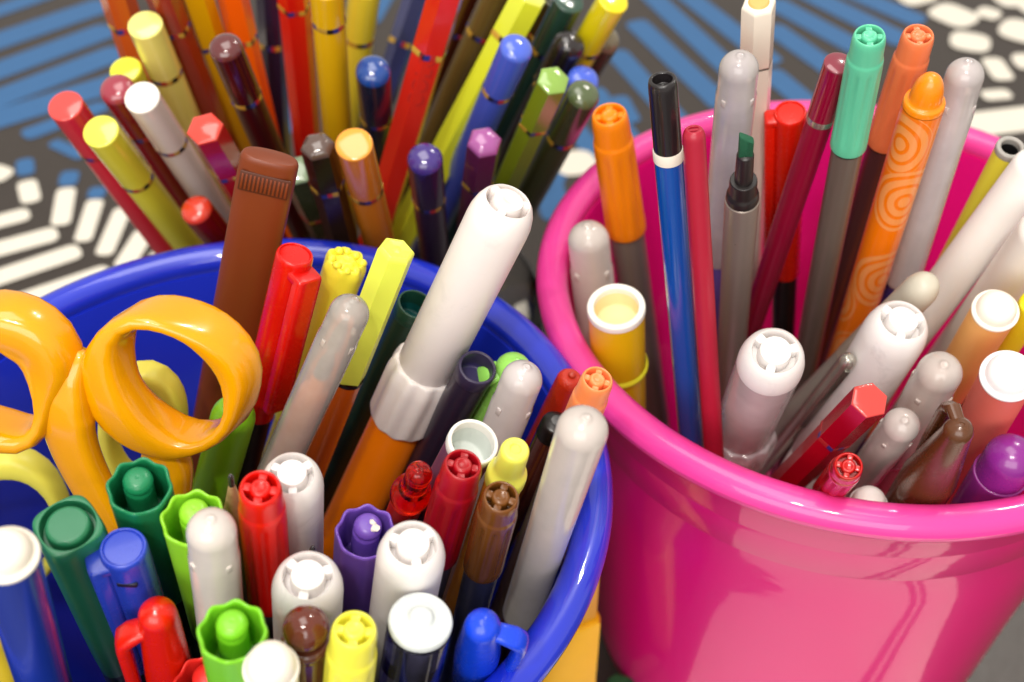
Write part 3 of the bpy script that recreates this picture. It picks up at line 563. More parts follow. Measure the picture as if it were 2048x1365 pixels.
def clipcap(key,label,col,body,ang,cl=36,R2=1.0,topr=.72,dm=True,clip=(2.2,.9,26),arm=.9,roll=0,name='clip_pen',group='pens with clip caps',drop=None,trans=None):
    p=pen(key,name,label,'pen',group,roll); R=p.R;L=p.L
    cm=trans or plastic(col,.26,.5,sss=.12,coat=.2)
    if dm:
        r=R*topr
        pts=[(R*.85,L-cl+1),(R,L-cl,.3),(R*1.0,L-cl+2),(R*.98,L-cl*.5),(r*1.06,L-r*1.7)]+[(r*cos(a),L-r+r*sin(a)) for a in [pi/2*i/9 for i in range(0,8)]]+[(r*.2,L-.01),(r*.2,L-.12),(r*.1,L-.1),(0,L-.06)]
    else:
        pts=prof([(R*.85,L-cl+1),(R,L-cl,.3),(R,L-.5,.5),(R*.93,L,.2),(R*.84,L,.08),(R*.82,L-.35,.1),(R*.78,L-.22,.1),(0,L-.2)])
    MB().lathe(pts,48).build('cap',cm,p.o,sharp=50)
    w,t,ln=clip; m=MB(); top=L-(drop if drop is not None else R*topr*.9)
    out=R*(1.0+arm)
    if dm:
        A=Matrix.Rotation(radians(ang),3,'Z')
        path=[(R*.15,top-.6),(R*.8,top-.75),(out-t*1.7,top-1.2),(out-t*.6,top-2.3),(out-t*.3,top-4.2),(out-t*.5,top-ln*.6),(out-t,top-ln)]
        m.sweep([A@Vector((x,0,z)) for x,z in path],[(t,w*.8),(t,w*.9),(t,w),(t,w),(t,w),(t*.95,w),(t*.8,w*.9)],A@Vector((0,1,0)),n=16)
    else:
        m.rbox((out-R*.2)/2,w,top-1.9,top-.3,c=.3,b=.35,M=RZ(ang,(out+R*.2)/2))
        m.rbox(t,w,top-ln,top-.31,c=.3,b=.4,M=RZ(ang,out-t))
    m.build('clip',cm,p.o,sharp=50)
    MB().lathe(prof([(0,1),(R*.5,1,.4),(R*.86,14,1),(R*.88,L-cl-.2),(R*.7,L-cl+1),(0,L-cl+1)]),40).build('barrel',body,p.o)
    return p
# ---------------------------------------------------------------- blue cup
WH=plastic((230,225,223),.34,.5,sss=.1,var=.04,dirt=.3); WH2=plastic((230,222,219),.36,.5,sss=.1,var=.04,dirt=.16)
ORG=plastic((238,122,0),.34,.5,sss=.1); NAVY=plastic((40,42,66),.3,coat=.4); BLACKP=plastic((22,18,18),.3)
p=pen('b1','flat_marker','tall flat brown marker with a ridged grip panel near its end','marker',roll=0); R=p.R*1.0;L=p.L
BR=plastic((116,50,18),.38,.5,sss=.1)
def oval(k=1.0,b=.46):
    return lambda t,r,z:(r*k*math.copysign(abs(cos(t))**.8,cos(t)),r*b*k*math.copysign(abs(sin(t))**.8,sin(t)))
MB().lathe(prof([(0,2),(R*.8,2,.6),(R*.94,30),(R*1.0,L-4),(R*.99,L-.6,.5),(R*.9,L,.3),(0,L+.25)]),64,oval()).build('body',BR,p.o,sharp=50)
m=MB(); yf=-R*.46
m.rbox(R*.86,.2,L-5.9,L-2.3,b=.15,M=Matrix.Translation((0,yf+.06,0))); m.build('grip_panel',plastic((78,34,14),.45),p.o)
for k in range(12):
    MB().rbox(.17,.22,L-5.5,L-2.7,b=.06,M=Matrix.Translation(((k-5.5)*R*.138,yf-.08,0))).build('ridge',BR,p.o)
clipcap('b2','red pen with square clip next to the brown flat marker',(206,12,4),BLACKP,-48,cl=35,dm=False,topr=.9,clip=(2.2,1.1,29),arm=.75,drop=1.2)
p=pen('b3','highlighter','yellow cap with a knobbly crumpled end behind the frosted pen','highlighter'); R=p.R;L=p.L
def knob(t,r,z):
    k=max(0,min(1,(z-(L-3.5))/3.5)); return 1+k*(.10*cos(7*t)+.05*sin(3*t+z))
m=MB(); m.lathe(prof([(R*.9,L-40),(R*.97,L-40,.3),(R,L-5),(R*1.03,L-1.5,1),(R*.85,L,.6),(R*.6,L-.8,.5),(R*.3,L-.1,.4),(0,L-.4)]),56,knob)
for k in range(8): m.lathe([(0,-1.0)]+[(R*.24*cos(a),R*.2*sin(a)) for a in (0,.5,1.0)]+[(0,R*.22)],9,M=RZ(k*45+random.uniform(-9,9),R*random.uniform(.62,.8),0,L-.5+random.uniform(-.3,.3)))
m.build('cap',plastic((236,222,62),.36,sss=.15),p.o,sharp=60)
MB().lathe([(0,1),(R*.8,1),(R*.9,L-40)],36).build('barrel',plastic((214,190,40),.35),p.o)
p=pen('b5','highlighter','lime yellow six-sided cap on an orange pen','highlighter',roll=10); R=p.R;L=p.L; cl=p.m[0]
MB().lathe(prof([(R*.9,L-cl),(R,L-cl,.2),(R,L-.5,.4),(R*.8,L,.3),(R*.72,L-.15,.1),(R*.3,L-.3,.2),(0,L-.1)]),36,hexs).build('cap',plastic((222,232,84),.34,sss=.2),p.o,sharp=34)
MB().lathe([(R*.8,L-cl-.9),(R*.95,L-cl-.8),(R*.95,L-cl-.02)],36).build('collar',BLACKP,p.o)
MB().lathe([(0,1),(R*.7,1),(R*.9,12),(R*.9,L-cl-.9)],36).build('barrel',plastic((206,92,10),.3,coat=.4),p.o)
frosty('b6','frosted cap over an orange pen beside the lime one',64,plastic((232,130,30),.35),plastic((96,92,92),.5),m_=frosted((255,244,234),.36))
tube('b7','dark green marker with hollow teal end behind the white capped orange marker',(22,66,50),plastic((22,52,40),.34),plastic((16,92,92),.4),wall=.16,lip=.9,depth=1.4)
jumbo('b8','big orange marker with long white cap and wavy collar',WH2,plastic((240,124,0),.36,.5,sss=.1,bump=.05,bscale=120),collar=(38.5,52.9),roll=-20,group='white capped markers')
tube('b9','dark violet marker with hollow end under the white cap',(46,38,66),plastic((38,30,50),.34),plastic((52,44,88),.4),wall=.2,lip=.9,depth=1.2)
clipcap('b10','light green clip pen behind the frosted cap',(150,216,96),plastic((150,210,90),.3),190,cl=36,dm=True,topr=.9,clip=(2.0,.8,22),arm=.5)
frosty('b11','frosted cap leaning against the right inner wall of the blue cup',40,plastic((206,200,214),.35),plastic((190,180,190),.4),m_=frosted((255,246,246),.62),nibz=None)
fineliner('b12','peach orange vented cap at the right edge of the blue cup',(246,140,82),(120,100,90),cl=22,roll=32)
p=pen('b12b','glitter_pen','red glitter pen leaning just left of the peach cap','pen'); R=p.R;L=p.L
MB().lathe(prof([(0,1),(R*.6,1,.4),(R,10,1),(R,L-.8,.7),(R*.7,L,.3),(0,L)]),36).build('barrel',plastic((190,40,10),.3,var=.45,bump=.6,bscale=2200),p.o)
MB().lathe(prof([(R*.3,L+.02),(R*.3,L+.5,.2),(0,L+.6)]),20).build('end_button',plastic((170,40,14),.3),p.o)
p=pen('b13','ballpoint_pen','shiny brown pen with a black end behind the long frosted cap','pen'); R=p.R;L=p.L
MB().lathe(prof([(0,1),(R*.5,1,.4),(R,14,1),(R,L-4)]),36).build('barrel',plastic((82,36,26),.12,coat=1),p.o)
MB().lathe(prof([(R*1.0,L-4),(R*1.02,L-3.9),(R*.98,L-.6,.5),(R*.5,L,.3),(0,L)]),36).build('end_cap',BLACKP,p.o)
frosty('b14','long frosted cap lying over the blue rim, biggest of the frosted ones',71,plastic((150,70,84),.4),plastic((150,110,110),.4),m_=frosted((255,242,234),.62,rough=.3),barrel=plastic((96,22,30),.4),step=False)
tube('b15','white rimmed hollow marker between the dark red cap and the frosted cap',(232,230,226),plastic((112,64,92),.36),plastic((214,220,216),.5,bump=.2),wall=.17,lip=.45,depth=1.5)
fineliner('b16','dark red vented cap left of the brown one',(158,8,22),(70,60,64),cl=24,roll=38)
p=pen('b17','stubby_cap_pen','small stepped lemon cap behind the brown vented cap','pen'); R=p.R;L=p.L
MB().lathe(prof([(R*.8,L-9.6),(R,L-9.5,.3),(R*1.0,L-7.0,.6),(R*.84,L-6.2,.6),(R*.74,L-5.4,.6),(R*.70,L-.6,.5),(R*.6,L,.3),(R*.28,L,.1),(R*.24,L-.3,.1),(0,L-.25)]),48).build('cap',plastic((232,232,92),.34,sss=.2),p.o,sharp=52)
MB().lathe(prof([(0,1),(R*.8,1,.5),(R*.94,8),(R*.94,L-9.7)]),40).build('barrel',plastic((232,150,30),.34),p.o)
fineliner('b18','brown vented cap in front of the lemon stepped one',(108,64,22),(52,54,74),cl=24.5,roll=28,rough=.2)
p=pen('b19','glass_pen','see-through red pen end with a round finial left of the dark red cap','pen'); R=p.R;L=p.L
RG=clear((232,36,10),.03)
MB().lathe(prof([(0,L-14),(R*1.3,L-14,.4),(R*1.62,L-11.5,.9),(R*1.5,L-9.4,.7),(R*1.08,L-8.4,.5),(R*.96,L-6,.5),(R*1.0,L-R)])[:-1]+[(R*.98*cos(a),L-R+R*sin(a)) for a in [pi/2*i/8 for i in range(8)]]+[(R*.2,L),(R*.15,L-.12),(0,L-.12)],40).build('finial',RG,p.o,sharp=60)
MB().lathe(prof([(0,1),(R*.7,1,.5),(R*1.3,10),(R*1.3,L-14.1),(0,L-14.1)]),36).build('barrel',plastic((196,24,8),.3),p.o)
jumbo('b20','white capped marker behind the bright red vented cap',WH,WH2,cl=44,roll=8)
fineliner('b21','bright red vented cap beside the pencil point',(214,16,6),(86,82,82),cl=35,roll=40)
def sharp_pencil(key,label,body):
    p=pen(key,'sharp_pencil',label,'pencil','sharpened pencils pointing up',roll=8); R=p.R;L=p.L
    MB().lathe([(R*.2,L-3.4),(R*.19,L-.9),(R*.13,L-.25),(0,L)],16).build('graphite_point',plastic((70,68,70),.25,metal=.5),p.o)
    MB().lathe([(R*.93,L-16),(R*.2,L-3.3)],20).build('sharpened_wood',plastic((186,150,108),.7,var=.25,bump=.4,bscale=1600),p.o)
    MB().lathe([(0,0),(R,0),(R,L-15.2),(R*.92,L-15.9)],36,hexs).build('shaft',plastic(body,.3,coat=.4),p.o,sharp=34)
sharp_pencil('b22','sharp graphite pencil point beside the bright red vented cap',(180,150,110))
sharp_pencil('b23','dark pencil point poking up behind the middle white capped marker',(150,110,70))
frosty('b24','cloudy frosted cap in front of the upper lime scalloped one',36,plastic((196,186,176),.4),plastic((170,160,150),.4),m_=frosted((255,244,236),.7),nub=True)
scallop('b25','lime scalloped cap half hidden behind the cloudy frosted cap',(138,204,42),pinang=95)
scallop('b26','lime scalloped cap nearest the viewer beside the brown ball end',(120,196,36),pinang=100)
scallop('b27','purple scalloped cap with chewed white plastic on its pin',(112,78,176),pinang=80,chewed=True,dark=(70,50,110))
jumbo('b28','white capped marker right of the purple scalloped cap',WH,WH2,cl=46,roll=12)
jumbo('b29','white capped marker behind the brown ball end',WH,plastic((228,236,228),.36),cl=46,roll=-6)
p=pen('b30','ball_end_pen','brown see-through pen with a ball shaped end','pen'); R=p.R;L=p.L
MB().lathe([(R*.35,L-R*1.75)]+[(R*.92*cos(a),L-R*.92+R*.92*sin(a)) for a in [-pi*.36+(pi*.86)*i/14 for i in range(14)]]+[(0,L)],48).build('ball',plastic((94,38,22),.14,.5,sss=.1,coat=.7),p.o,sharp=70)
MB().lathe(prof([(R*.4,L-R*1.72),(R*.92,L-R*1.7,.3),(R*1.02,L-R*1.95,.3),(R*.97,L-R*2.3,.4),(R*.96,L-20)]),48).build('collar',plastic((92,48,34),.16,coat=.8),p.o)
MB().lathe(prof([(0,1),(R*.8,1,.5),(R*.95,8),(R*.95,L-20)]),40).build('barrel',plastic((72,34,42),.2,coat=.6),p.o)
fineliner('b31','yellow vented cap at the front of the blue cup',(236,230,74),(214,206,120),cl=34,roll=44)
p=pen('b32','clear_tube_marker','clear dark tube with a wide worn white plug','marker'); R=p.R;L=p.L
MB().lathe(prof([(R*.8,L-R*.42),(R*.97,L-R*.4,.2),(R*1.0,L-R*.16,.4),(R*.93,L-.1,.3),(R*.62,L-.25,.5),(R*.42,L-.1,.3),(R*.33,L+.7,.3),(R*.2,L+.95,.2),(0,L+.95)]),56).build('end_plug',plastic((206,212,212),.55,.4,var=.12,bump=.6,bscale=500,dirt=.4),p.o,sharp=60)
MB().lathe(prof([(0,1),(R*.9,1,.5),(R*.99,4),(R*.99,L-R*.44,.3),(R*.7,L-R*.44),(0,L-R*.44)]),48).build('tube',clear((150,150,175),.03,1.3),p.o)
MB().lathe(prof([(0,3),(R*.6,3,.5),(R*.7,L-16,.5),(0,L-16)]),36).build('ink_reservoir',plastic((30,28,84),.4),p.o)
clipcap('b33','blue domed clip pen at the front right of the blue cup',(18,66,214),plastic((20,24,90),.3),-14,cl=36,topr=.72,clip=(1.5,.9,18),arm=.75,drop=2.6)
clipcap('b34','red domed clip pen at the front left of the blue cup',(212,28,4),plastic((120,10,10),.3),196,cl=40,topr=.74,clip=(1.8,1.0,30),arm=.6,drop=5.0)
scallop('b35','red scalloped cap cut off by the bottom edge',(214,40,34),pinang=95)
plug('b36','cream egg shaped plug at the bottom edge',(238,230,216),plastic((226,220,206),.4),k=.9,egg=True)
plug('b37','blue marker with a cream domed plug at the left edge',(236,228,214),plastic((22,48,140),.24,coat=.5),k=.8)
p=pen('b38','highlighter','dark green squarish highlighter with a round button end','highlighter',roll=38); R=p.R*1.02;L=p.L
GC=plastic((36,116,78),.32,.5,sss=.15)
def sqr(t,r,z):
    k=min(1,max(0,(r/R-.82)/.12)) if z>L-3 else 1
    q=(abs(cos(t))**4+abs(sin(t))**4)**(-.25); q=1+(q/1.09-1)*k
    return q
m=MB(); m.lathe(prof([(R*.9,L-44),(R*.98,L-44,.3),(R,L-1.4,.9),(R*.93,L,.3),(R*.80,L,.15),(R*.775,L-1.9,.1),(R*.66,L-1.9,.1),(R*.64,L-.1,.3),(R*.56,L+.25,.2),(0,L+.2)]),64,sqr)
m.build('cap',GC,p.o,sharp=50)
MB().lathe(prof([(0,1),(R*.8,1,.5),(R*.94,8),(R*.94,L-44.2)]),48,sqr).build('barrel',plastic((18,34,28),.35),p.o)
p=clipcap('b39','blue pen with a flat disc end and side clip',(38,64,182),plastic((24,26,100),.3),202,cl=40,dm=False,topr=.9,clip=(2.0,1.25,34),arm=.62,drop=1.0)
MB().rbox(p.R*.42,.3,p.L-5.2,p.L-4.3,b=.1,M=Matrix.Translation((p.R*.1,-p.R*.92,0))).build('slot',plastic((10,12,40),.5),p.o)
scallop('b40','dark green scalloped cap in front of the scissors',(24,126,80),pinang=110,dark=(20,50,40))
p=pen('b42','lime_marker','lime green marker behind the scissors loop','marker'); R=p.R;L=p.L
MB().lathe(prof([(R*.9,L-40),(R,L-40,.3),(R*1.0,L-2,1.4),(R*.7,L,.6),(0,L)]),44).build('cap',plastic((124,186,24),.34,sss=.1),p.o)
MB().lathe(prof([(0,1),(R*.8,1,.5),(R*.94,8),(R*.94,L-40)]),40).build('barrel',plastic((110,160,24),.34),p.o)
p=pen('b45','yellow_pen','yellow pen at the lower left corner of the blue cup','pen'); R=p.R;L=p.L
MB().lathe(prof([(0,1),(R*.6,1,.4),(R,8,1),(R,L-24)]),32).build('barrel',plastic((220,200,60),.34),p.o)
MB().lathe(prof([(R*1.04,L-24),(R*1.06,L-23.8),(R*1.02,L-1.4,1),(R*.6,L,.5),(0,L)]),32).build('cap',plastic((226,196,40),.34),p.o)
# ---------------------------------------------------------------- scissors
def scissors(name,label,mat,LR,LL,SR,SL,depth,yoff,floor,kd):
    o=bpy.data.objects.new(name,None); COL.objects.link(o); tag(o,label,'scissors','scissors in the blue cup')
    base=Vector((SR[-1][0],SR[-1][1]-.1,0)); base.z=3.4
    base.y=SR[-1][1]+kd*(-100-SR[-1][2])
    o.location=base*S
    nrm=Vector((0,-1,kd)).normalized()
    def loc(p): return (p[0]-base.x,p[1]-base.y,p[2]+105-base.z)
    for LP,SP,off,blade in((LR,SR,1.3,-1),(LL,SL,-1.3,1)):
        pts=[];sec=[]
        for x,y,z,h,v in LP:
            hb=depth*(1.0+.15*v); k=.46*(1-v)+.62*v
            a=math.sqrt(max(1.15**2,(h*.97)**2-(hb*k)**2)); pts.append(loc((x,y,z))); sec.append((a,hb))
        ln_=len(sec); sec=[tuple((sec[i-1][q]+2*sec[i][q]+sec[(i+1)%ln_][q])/4 for q in(0,1)) for i in range(ln_)]
        yw=radians(24 if depth>3 else 8); nl=Vector((-sin(yw),-cos(yw),kd))
        m=MB(); m.sweep(pts,sec,nl,True,n=24)
        m.build('finger_loop',mat,o,sharp=80)
        n=len(SP); Q=[Vector(q) for q in SP]; fine=[]
        for i in range(n-1):
            for k in range(6):
                t=k/6
                p0=Q[max(0,i-1)];p1=Q[i];p2=Q[i+1];p3=Q[min(n-1,i+2)]
                fine.append(.5*((2*p1)+(p2-p0)*t+(2*p0-5*p1+4*p2-p3)*t*t+(3*p1-p0-3*p2+p3)*t**3))
        fine.append(Q[-1])
        N=len(fine); w=[(4.6*(1-.30*i/N) if depth>3 else 2.2)*min(1,.25+i/15) for i in range(N)]
        dd=[(min(depth,3.3)*.85)*(1-.45*i/N)*min(1,.4+i/7) for i in range(N)]
        m=MB(); m.sweep([loc(q-nrm*off*min(1,i/8)) for i,q in enumerate(fine)],list(zip(w,dd)),nl,n=20); m.build('shank',mat,o,sharp=80)
        e=fine[-1]-nrm*off; d=(fine[-1]-fine[-4]).normalized()
        tipz=-101.0; tip=Vector((e.x+blade*-2+(d.x*8),e.y+kd*(tipz-e.z),tipz))
        m=MB(); mid=e.lerp(tip,.5)
        m.sweep([loc(e+Vector((0,0,6))),loc(e),loc(mid),loc(tip)],[(3.2,.5),(3.4,.55),(2.6,.5),(.4,.3)],nrm,n=12); m.build('blade',SILV,o,sharp=40)
    c=Vector(SR[-1]).lerp(Vector(SL[-1]),.5)
    MB().lathe(prof([(0,-2.6),(1.8,-2.6,.3),(1.8,2.6,.4),(0,2.8)]),20,M=Matrix.Translation(loc(c))@Matrix.Rotation(pi/2,4,'X')).build('pivot_screw',SILV,o)
SCY=plastic((230,156,0),.2,.5,sss=.1,coat=.5,var=.05,dirt=.14)
scissors('scissors','amber yellow handled scissors standing with their glossy loops up',SCY,LOOP_R,LOOP_L,SHANK_R,SHANK_L,3.5,0,0,.2)
scissors('scissors','pale yellow handled scissors behind the amber pair',plastic((226,216,84),.4,.5,sss=.12),PALE_R,PALE_L,PSHANK_R,PSHANK_L,2.2,0,0,.1)
# ---------------------------------------------------------------- pink cup
GREY=(112,102,94)
fineliner('p1','orange vented cap at the left rim of the pink cup',(242,132,4),GREY,cl=30.5,roll=44)
frosty('p2','frosted cap inside the left rim of the pink cup under the orange cap',46,plastic((206,196,190),.4),plastic((190,180,170),.4),m_=frosted((255,244,236),.64))
p=pen('p3','felt_pen','slim blue pen with a black cap and white ring','pen'); R=p.R;L=p.L; a,b=p.m
MB().lathe(prof([(R*.9,L-a),(R*.98,L-a,.1),(R*.97,L-1,.5),(R*.9,L,.3),(R*.66,L,.2),(R*.6,L-1.6,.2),(0,L-1.6)]),40,None).build('cap',plastic((30,26,28),.25,coat=.4),p.o)
MB().lathe([(R*.9,L-b),(R*1.04,L-b),(R*1.05,L-b+.2),(R*1.05,L-a-.2),(R*1.02,L-a-.02),(R*.9,L-a-.02)],40).build('ring',plastic((226,218,204),.35),p.o)
MB().lathe(prof([(0,1),(R*.4,1,.3),(R,14,1),(R,L-b)]),40).build('barrel',plastic((6,72,158),.2,coat=.7),p.o)
p=pen('p4','felt_pen','slim raspberry pen with a notched end next to the black capped one','pen'); R=p.R;L=p.L
m=MB(); m.lathe(prof([(0,1),(R*.4,1,.3),(R*.9,12,1),(R*.94,L-75)]),36); m.build('barrel',plastic((150,18,44),.3),p.o)
m=MB(); m.lathe(prof([(R*.96,L-75),(R*1.02,L-74.9),(R*.96,L-.8,.7),(R*.7,L,.2),(R*.45,L,.1),(R*.4,L-1,.1),(0,L-1)]),36); m.rbox(R*.55,R*.16,L-1.1,L-.1,b=.05); m.build('cap',plastic((164,26,50),.34),p.o)
frosty('p5','tall frosted cap with a violet tip behind the green chisel marker',55,plastic((108,92,190),.35),plastic((96,90,140),.4),m_=frosted((255,244,242),.5),barrel=None)
p=pen('p6','white_pencil','white six-sided pencil with a golden core at the top edge','pencil',roll=10); R=p.R;L=p.L
MB().lathe(prof([(0,1),(R*.3,4),(R,22,.5),(R,L-p.m[0]-.4)]),36,hexs).build('shaft',plastic((226,212,198),.34,coat=.3),p.o,sharp=34)
MB().lathe([(R*.9,L-p.m[0]-.45),(R*.96,L-p.m[0]-.4),(R*.96,L-p.m[0]),(R*.9,L-p.m[0])],36,hexs).build('band',plastic((150,146,138),.3,metal=.7),p.o)
MB().lathe(prof([(R*.98,L-p.m[0]),(R,L-p.m[0]+.1),(R,L-.5,.4),(R*.85,L,.2),(0,L)]),36,hexs).build('painted_end',plastic((238,228,212),.34,coat=.3),p.o,sharp=34)
MB().lathe([(R*.6,L+.02),(R*.5,L+.3),(0,L+.35)],24).build('core',plastic((222,168,96),.5),p.o)
p=pen('p7','chisel_marker','uncapped grey marker with a green chisel nib','marker'); R=p.R;L=p.L; a,b,c=p.m
m=MB(); m.rbox(R*.40,R*.24,L-a-1.5,L,c=.2,b=.3)
m.v=[(x,y,z-(x/R+.4)*2.2*max(0,(z-(L-2.5))/2.5)) for x,y,z in m.v]; m.build('nib',plastic((16,84,56),.6,bump=.4,bscale=2500),p.o)
MB().lathe(prof([(R*.45,L-b),(R*.52,L-b,.2),(R*.48,L-a,.3),(R*.25,L-a+.2)]),36).build('nib_holder',plastic((34,28,28),.36),p.o)
MB().lathe(prof([(R*.9,L-c-.2),(R*.96,L-c-.1,.3),(R*.93,L-c+1.2,.3),(R*.80,L-c+1.8,.2),(R*.78,L-b-.2,.2),(R*.74,L-b,.1),(R*.4,L-b)]),40).build('shoulder',plastic((32,27,27),.36),p.o,sharp=45)
MB().lathe(prof([(0,1),(R*.85,1,.5),(R*.98,8),(R,L-c-.3,.2),(R*.8,L-c-.2)]),48).build('barrel',plastic((140,128,120),.3,.5,metal=.35),p.o)
clipcap('p8','red orange clip cap on a black pen behind the magenta pencil',(216,26,4),BLACKP,178,cl=49,dm=False,topr=.9,clip=(1.6,.9,40),arm=.55,drop=.3)
p=pencil('p9','magenta pencil with a silver band crossing the pink cup',(128,44,60),(132,0,42),dm=.2,bands=(4,),group=None)
fineliner('p10','mint green vented cap with a grey barrel',(92,190,152),(96,84,76),cl=24.7,roll=40)
fineliner('p11','salmon orange vented cap right behind the swirl pen',(230,122,74),(74,40,42),cl=24.8,roll=44)
p=pen('p12','swirl_pen','orange pen printed with pale swirls and a round button end','pen',roll=-10); R=p.R;L=p.L; a=p.m[0]
sw=bpy.data.materials.new('swirl_print'); sw.use_nodes=True; nt=sw.node_tree; N=nt.nodes; b=N['Principled BSDF']; b.inputs['Roughness'].default_value=.3; b.inputs['Coat Weight'].default_value=.3
tc=N.new('ShaderNodeTexCoord'); sx=N.new('ShaderNodeSeparateXYZ'); nt.links.new(tc.outputs['Object'],sx.inputs[0])
def mth(op,a_,b_=None,c_=None):
    n=N.new('ShaderNodeMath'); n.operation=op
    for i,v in enumerate((a_,b_,c_)):
        if v is None: continue
        if isinstance(v,(int,float)): n.inputs[i].default_value=v
        else: nt.links.new(v,n.inputs[i])
    return n.outputs[0]
ang=mth('ARCTAN2',sx.outputs[0],mth('MULTIPLY',sx.outputs[1],-1.0))
u=mth('MULTIPLY',ang,R*S); zc=sx.outputs[2]; tot=None
for (uu,zz_,rad) in((R*.35,L-26,8.2),(R*.62,L-48,8.6),(-R*.75,L-13,7.5),(R*.3,L-72,8),(R*2.6,L-36,8),(-R*2.2,L-58,8)):
    du=mth('SUBTRACT',u,uu*S); dz=mth('SUBTRACT',zc,zz_*S)
    d=mth('SQRT',mth('ADD',mth('MULTIPLY',du,du),mth('MULTIPLY',mth('MULTIPLY',dz,dz),.6)))
    rings=mth('GREATER_THAN',mth('SINE',mth('MULTIPLY',d,2*pi/(1.8*S))),-.45)
    ins=mth('LESS_THAN',d,rad*.72*S); v=mth('MULTIPLY',rings,ins)
    tot=v if tot is None else mth('MAXIMUM',tot,v)
mx=N.new('ShaderNodeMix'); mx.data_type='RGBA'; mx.inputs[6].default_value=lin((238,118,0))+(1,); mx.inputs[7].default_value=lin((238,150,80))+(1,)
nt.links.new(tot,mx.inputs[0]); nt.links.new(mx.outputs[2],b.inputs['Base Color'])
MB().lathe(prof([(0,1),(R*.7,1,.5),(R*.97,10),(R*.98,L-a-1.2,.2)]),56).build('barrel',sw,p.o)
OE=plastic((242,134,0),.28,.5,sss=.1,coat=.3)
MB().lathe(prof([(R*.95,L-a-1.2),(R*.99,L-a-1.1,.3),(R*.96,L-a,.5),(R*.80,L-a+.15,.2)])+[(R*.76*cos(t)**.85,L-a+.4+(a-.4)*sin(t)) for t in [pi/2*i/9 for i in range(9)]]+[(0,L)],48).build('button_end',OE,p.o,sharp=50)
frosty('p13','frosted cap over a navy pen right of the swirl pen',54,plastic((84,70,150),.35),plastic((110,96,130),.4),m_=frosted((255,244,242),.5),barrel=plastic((40,46,116),.3))
tube('p14','slim lime yellow pen with a grey hollow end against the back rim',(150,146,140),plastic((220,208,58),.34),plastic((26,24,24),.5),wall=.36,lip=.5,depth=2,name='open_pen',group=None)
def whitepen(key,label,c,seam):
    p=pen(key,'white_pen',label,'pen','plain white pens leaning right in the pink cup'); R=p.R;L=p.L
    MB().lathe(prof([(R*.95,L-seam),(R,L-seam+.1,.1),(R,L-1.4,1.2),(R*.6,L,.5),(0,L)]),44).build('cap',plastic(c,.34,sss=.15),p.o)
    MB().lathe(prof([(0,1),(R*.6,1,.4),(R*.93,10),(R*.94,L-seam)]),44).build('barrel',plastic((206,206,200),.34),p.o)
whitepen('p15','white pen leaning right, upper of the two plain white ones',(238,234,230),62)
whitepen('p16','white pen leaning right, lower of the two plain white ones',(230,224,218),66)
p=pen('p17','grey_pen','light grey pen with a rounded oval end behind the leaning white cap','pen'); R=p.R;L=p.L
MB().lathe(prof([(0,1),(R*.6,1,.4),(R*.9,10),(R*.95,L-30)]),44).build('barrel',plastic((150,146,138),.36),p.o)
MB().lathe([(R*.97,L-30),(R,L-29.8),(R,L-R*1.5)]+[(R*cos(t)**.7,L-R*1.5+R*1.5*sin(t)) for t in [pi/2*i/10 for i in range(1,10)]]+[(0,L)],44).build('cap',plastic((190,184,168),.4),p.o)
jumbo('p18','white capped marker leaning far right in the middle of the pink cup',WH,WH2,cl=48,roll=-14)
p=pen('p19','silver_pen','thin silver pen wedged under the leaning white marker','pen'); R=p.R;L=p.L
MB().lathe(prof([(0,1),(R*.5,1,.3),(R,8,.6),(R,L-1,.8),(R*.5,L,.3),(0,L)]),28).build('barrel',plastic((176,172,162),.22,metal=.75),p.o)
MB().rbox(R*.3,R*.18,L-30,L-2,b=.1,M=Matrix.Translation((0,-R*1.1,0))).build('clip',plastic((120,116,108),.25,metal=.8),p.o)
jumbo('p20','white ended marker with a see-through frosted sleeve at the front rim',WH,plastic((240,190,214),.4),collar=(35.8,46),shell=frosted((255,240,246),.44,rough=.18),roll=-18)
fineliner('p22','deep red vented cap low at the front rim of the pink cup',(176,14,12),(120,10,14),cl=30,roll=30,rough=.18)
frosty('p23','frosted cap with a round nub between the white marker and the peach barrel',44,plastic((214,196,186),.4),plastic((196,180,170),.4),m_=frosted((255,240,232),.52))
frosty('p24','small frosted cap just behind the leaning red pencil',40,plastic((190,176,170),.4),plastic((180,166,160),.4),m_=frosted((255,240,234),.52))
clipcap('p25','dark brown clip cap tapering to a small dome at the front right',(88,50,26),plastic((60,18,16),.3),96,cl=40,topr=.5,clip=(1.2,.8,24),arm=.1,drop=.6)
plug('p26','salmon pink marker with a white domed plug at the right edge',(242,238,240),plastic((226,112,98),.34,sss=.15),k=.82)
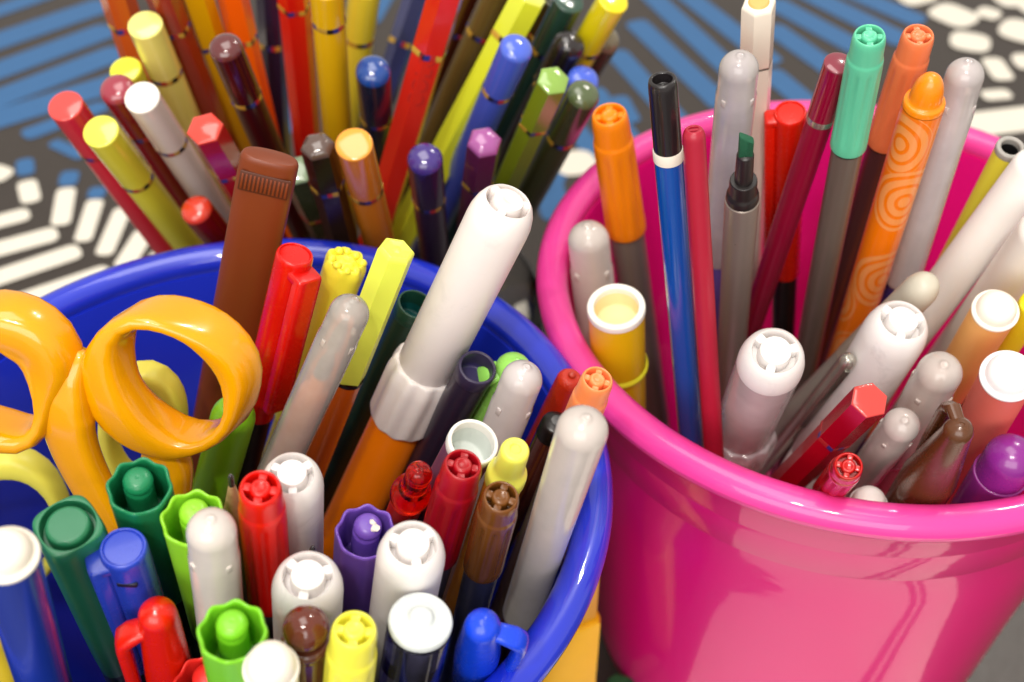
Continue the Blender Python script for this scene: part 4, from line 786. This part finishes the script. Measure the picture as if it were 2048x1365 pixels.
plug('p27','peach orange marker with a cream plug behind the salmon one',(240,230,216),plastic((238,178,104),.34,sss=.15),k=.84)
p=pen('p28','purple_pen','translucent purple pen with a rounded purple end at the right edge','pen'); R=p.R;L=p.L
MB().lathe([(R*.97,L-8.5)]+[(R*.99,L-8.4)]+[(R*.97*cos(t),L-R*.9+R*.9*sin(t)) for t in [pi/2*i/9 for i in range(9)]]+[(0,L)],44).build('end_cap',plastic((128,34,130),.26,coat=.4),p.o)
MB().lathe(prof([(R*.9,L-8.6),(R*1.06,L-8.6,.3),(R*1.03,L-30),(R*.9,2,.5),(0,1)]),44).build('barrel',plastic((134,40,126),.22,.5,sss=.2,coat=.4),p.o)
plug('p29','small white cap tip barely showing above the front rim',(240,232,228),plastic((220,210,206),.4),k=.9,egg=True,group=None)
p=pen('p31','yellow_black_pen','yellow pen with black parts at the far right edge','pen'); R=p.R;L=p.L
MB().lathe(prof([(R*.95,L-26),(R,L-25.9,.1),(R,L-1,.8),(R*.5,L,.3),(0,L)]),36).build('cap',plastic((226,214,30),.34),p.o)
MB().lathe(prof([(0,1),(R*.6,1,.4),(R*.93,10),(R*.94,L-26)]),36).build('barrel',BLACKP,p.o)
tube('p33','yellow marker with a white hollow rim against the left inside of the pink cup',(242,238,228),plastic((236,190,12),.32,sss=.15,coat=.2),plastic((240,222,170),.45),wall=.24,ring=17.5,lip=.28,depth=.9)
# cable on the table behind
cb=MB(); cb.sweep([(-4+6*i,262+2.2*sin(i*.7),2.2) for i in range(22)],[(1.9,1.9)]*22,(0,0,1),n=12)
o=cb.build('cable',plastic((28,25,25),.35),sharp=80); tag(o,'black cable lying on the table between the pencils and the pink cup','cable')
# lettering sits on the pencil's near facet
R=PENS['y25'][2]; L=(Vector(PENS['y25'][0])-Vector(PENS['y25'][1])).length
Mx=Matrix.Rotation(radians(-90-14+0),4,'Z')@Matrix.Translation((R*.872*S,0,(L-14)*S))@Matrix.Rotation(radians(90),4,'Y')@Matrix.Rotation(radians(180),4,'Z')
fo.matrix_local=Mx
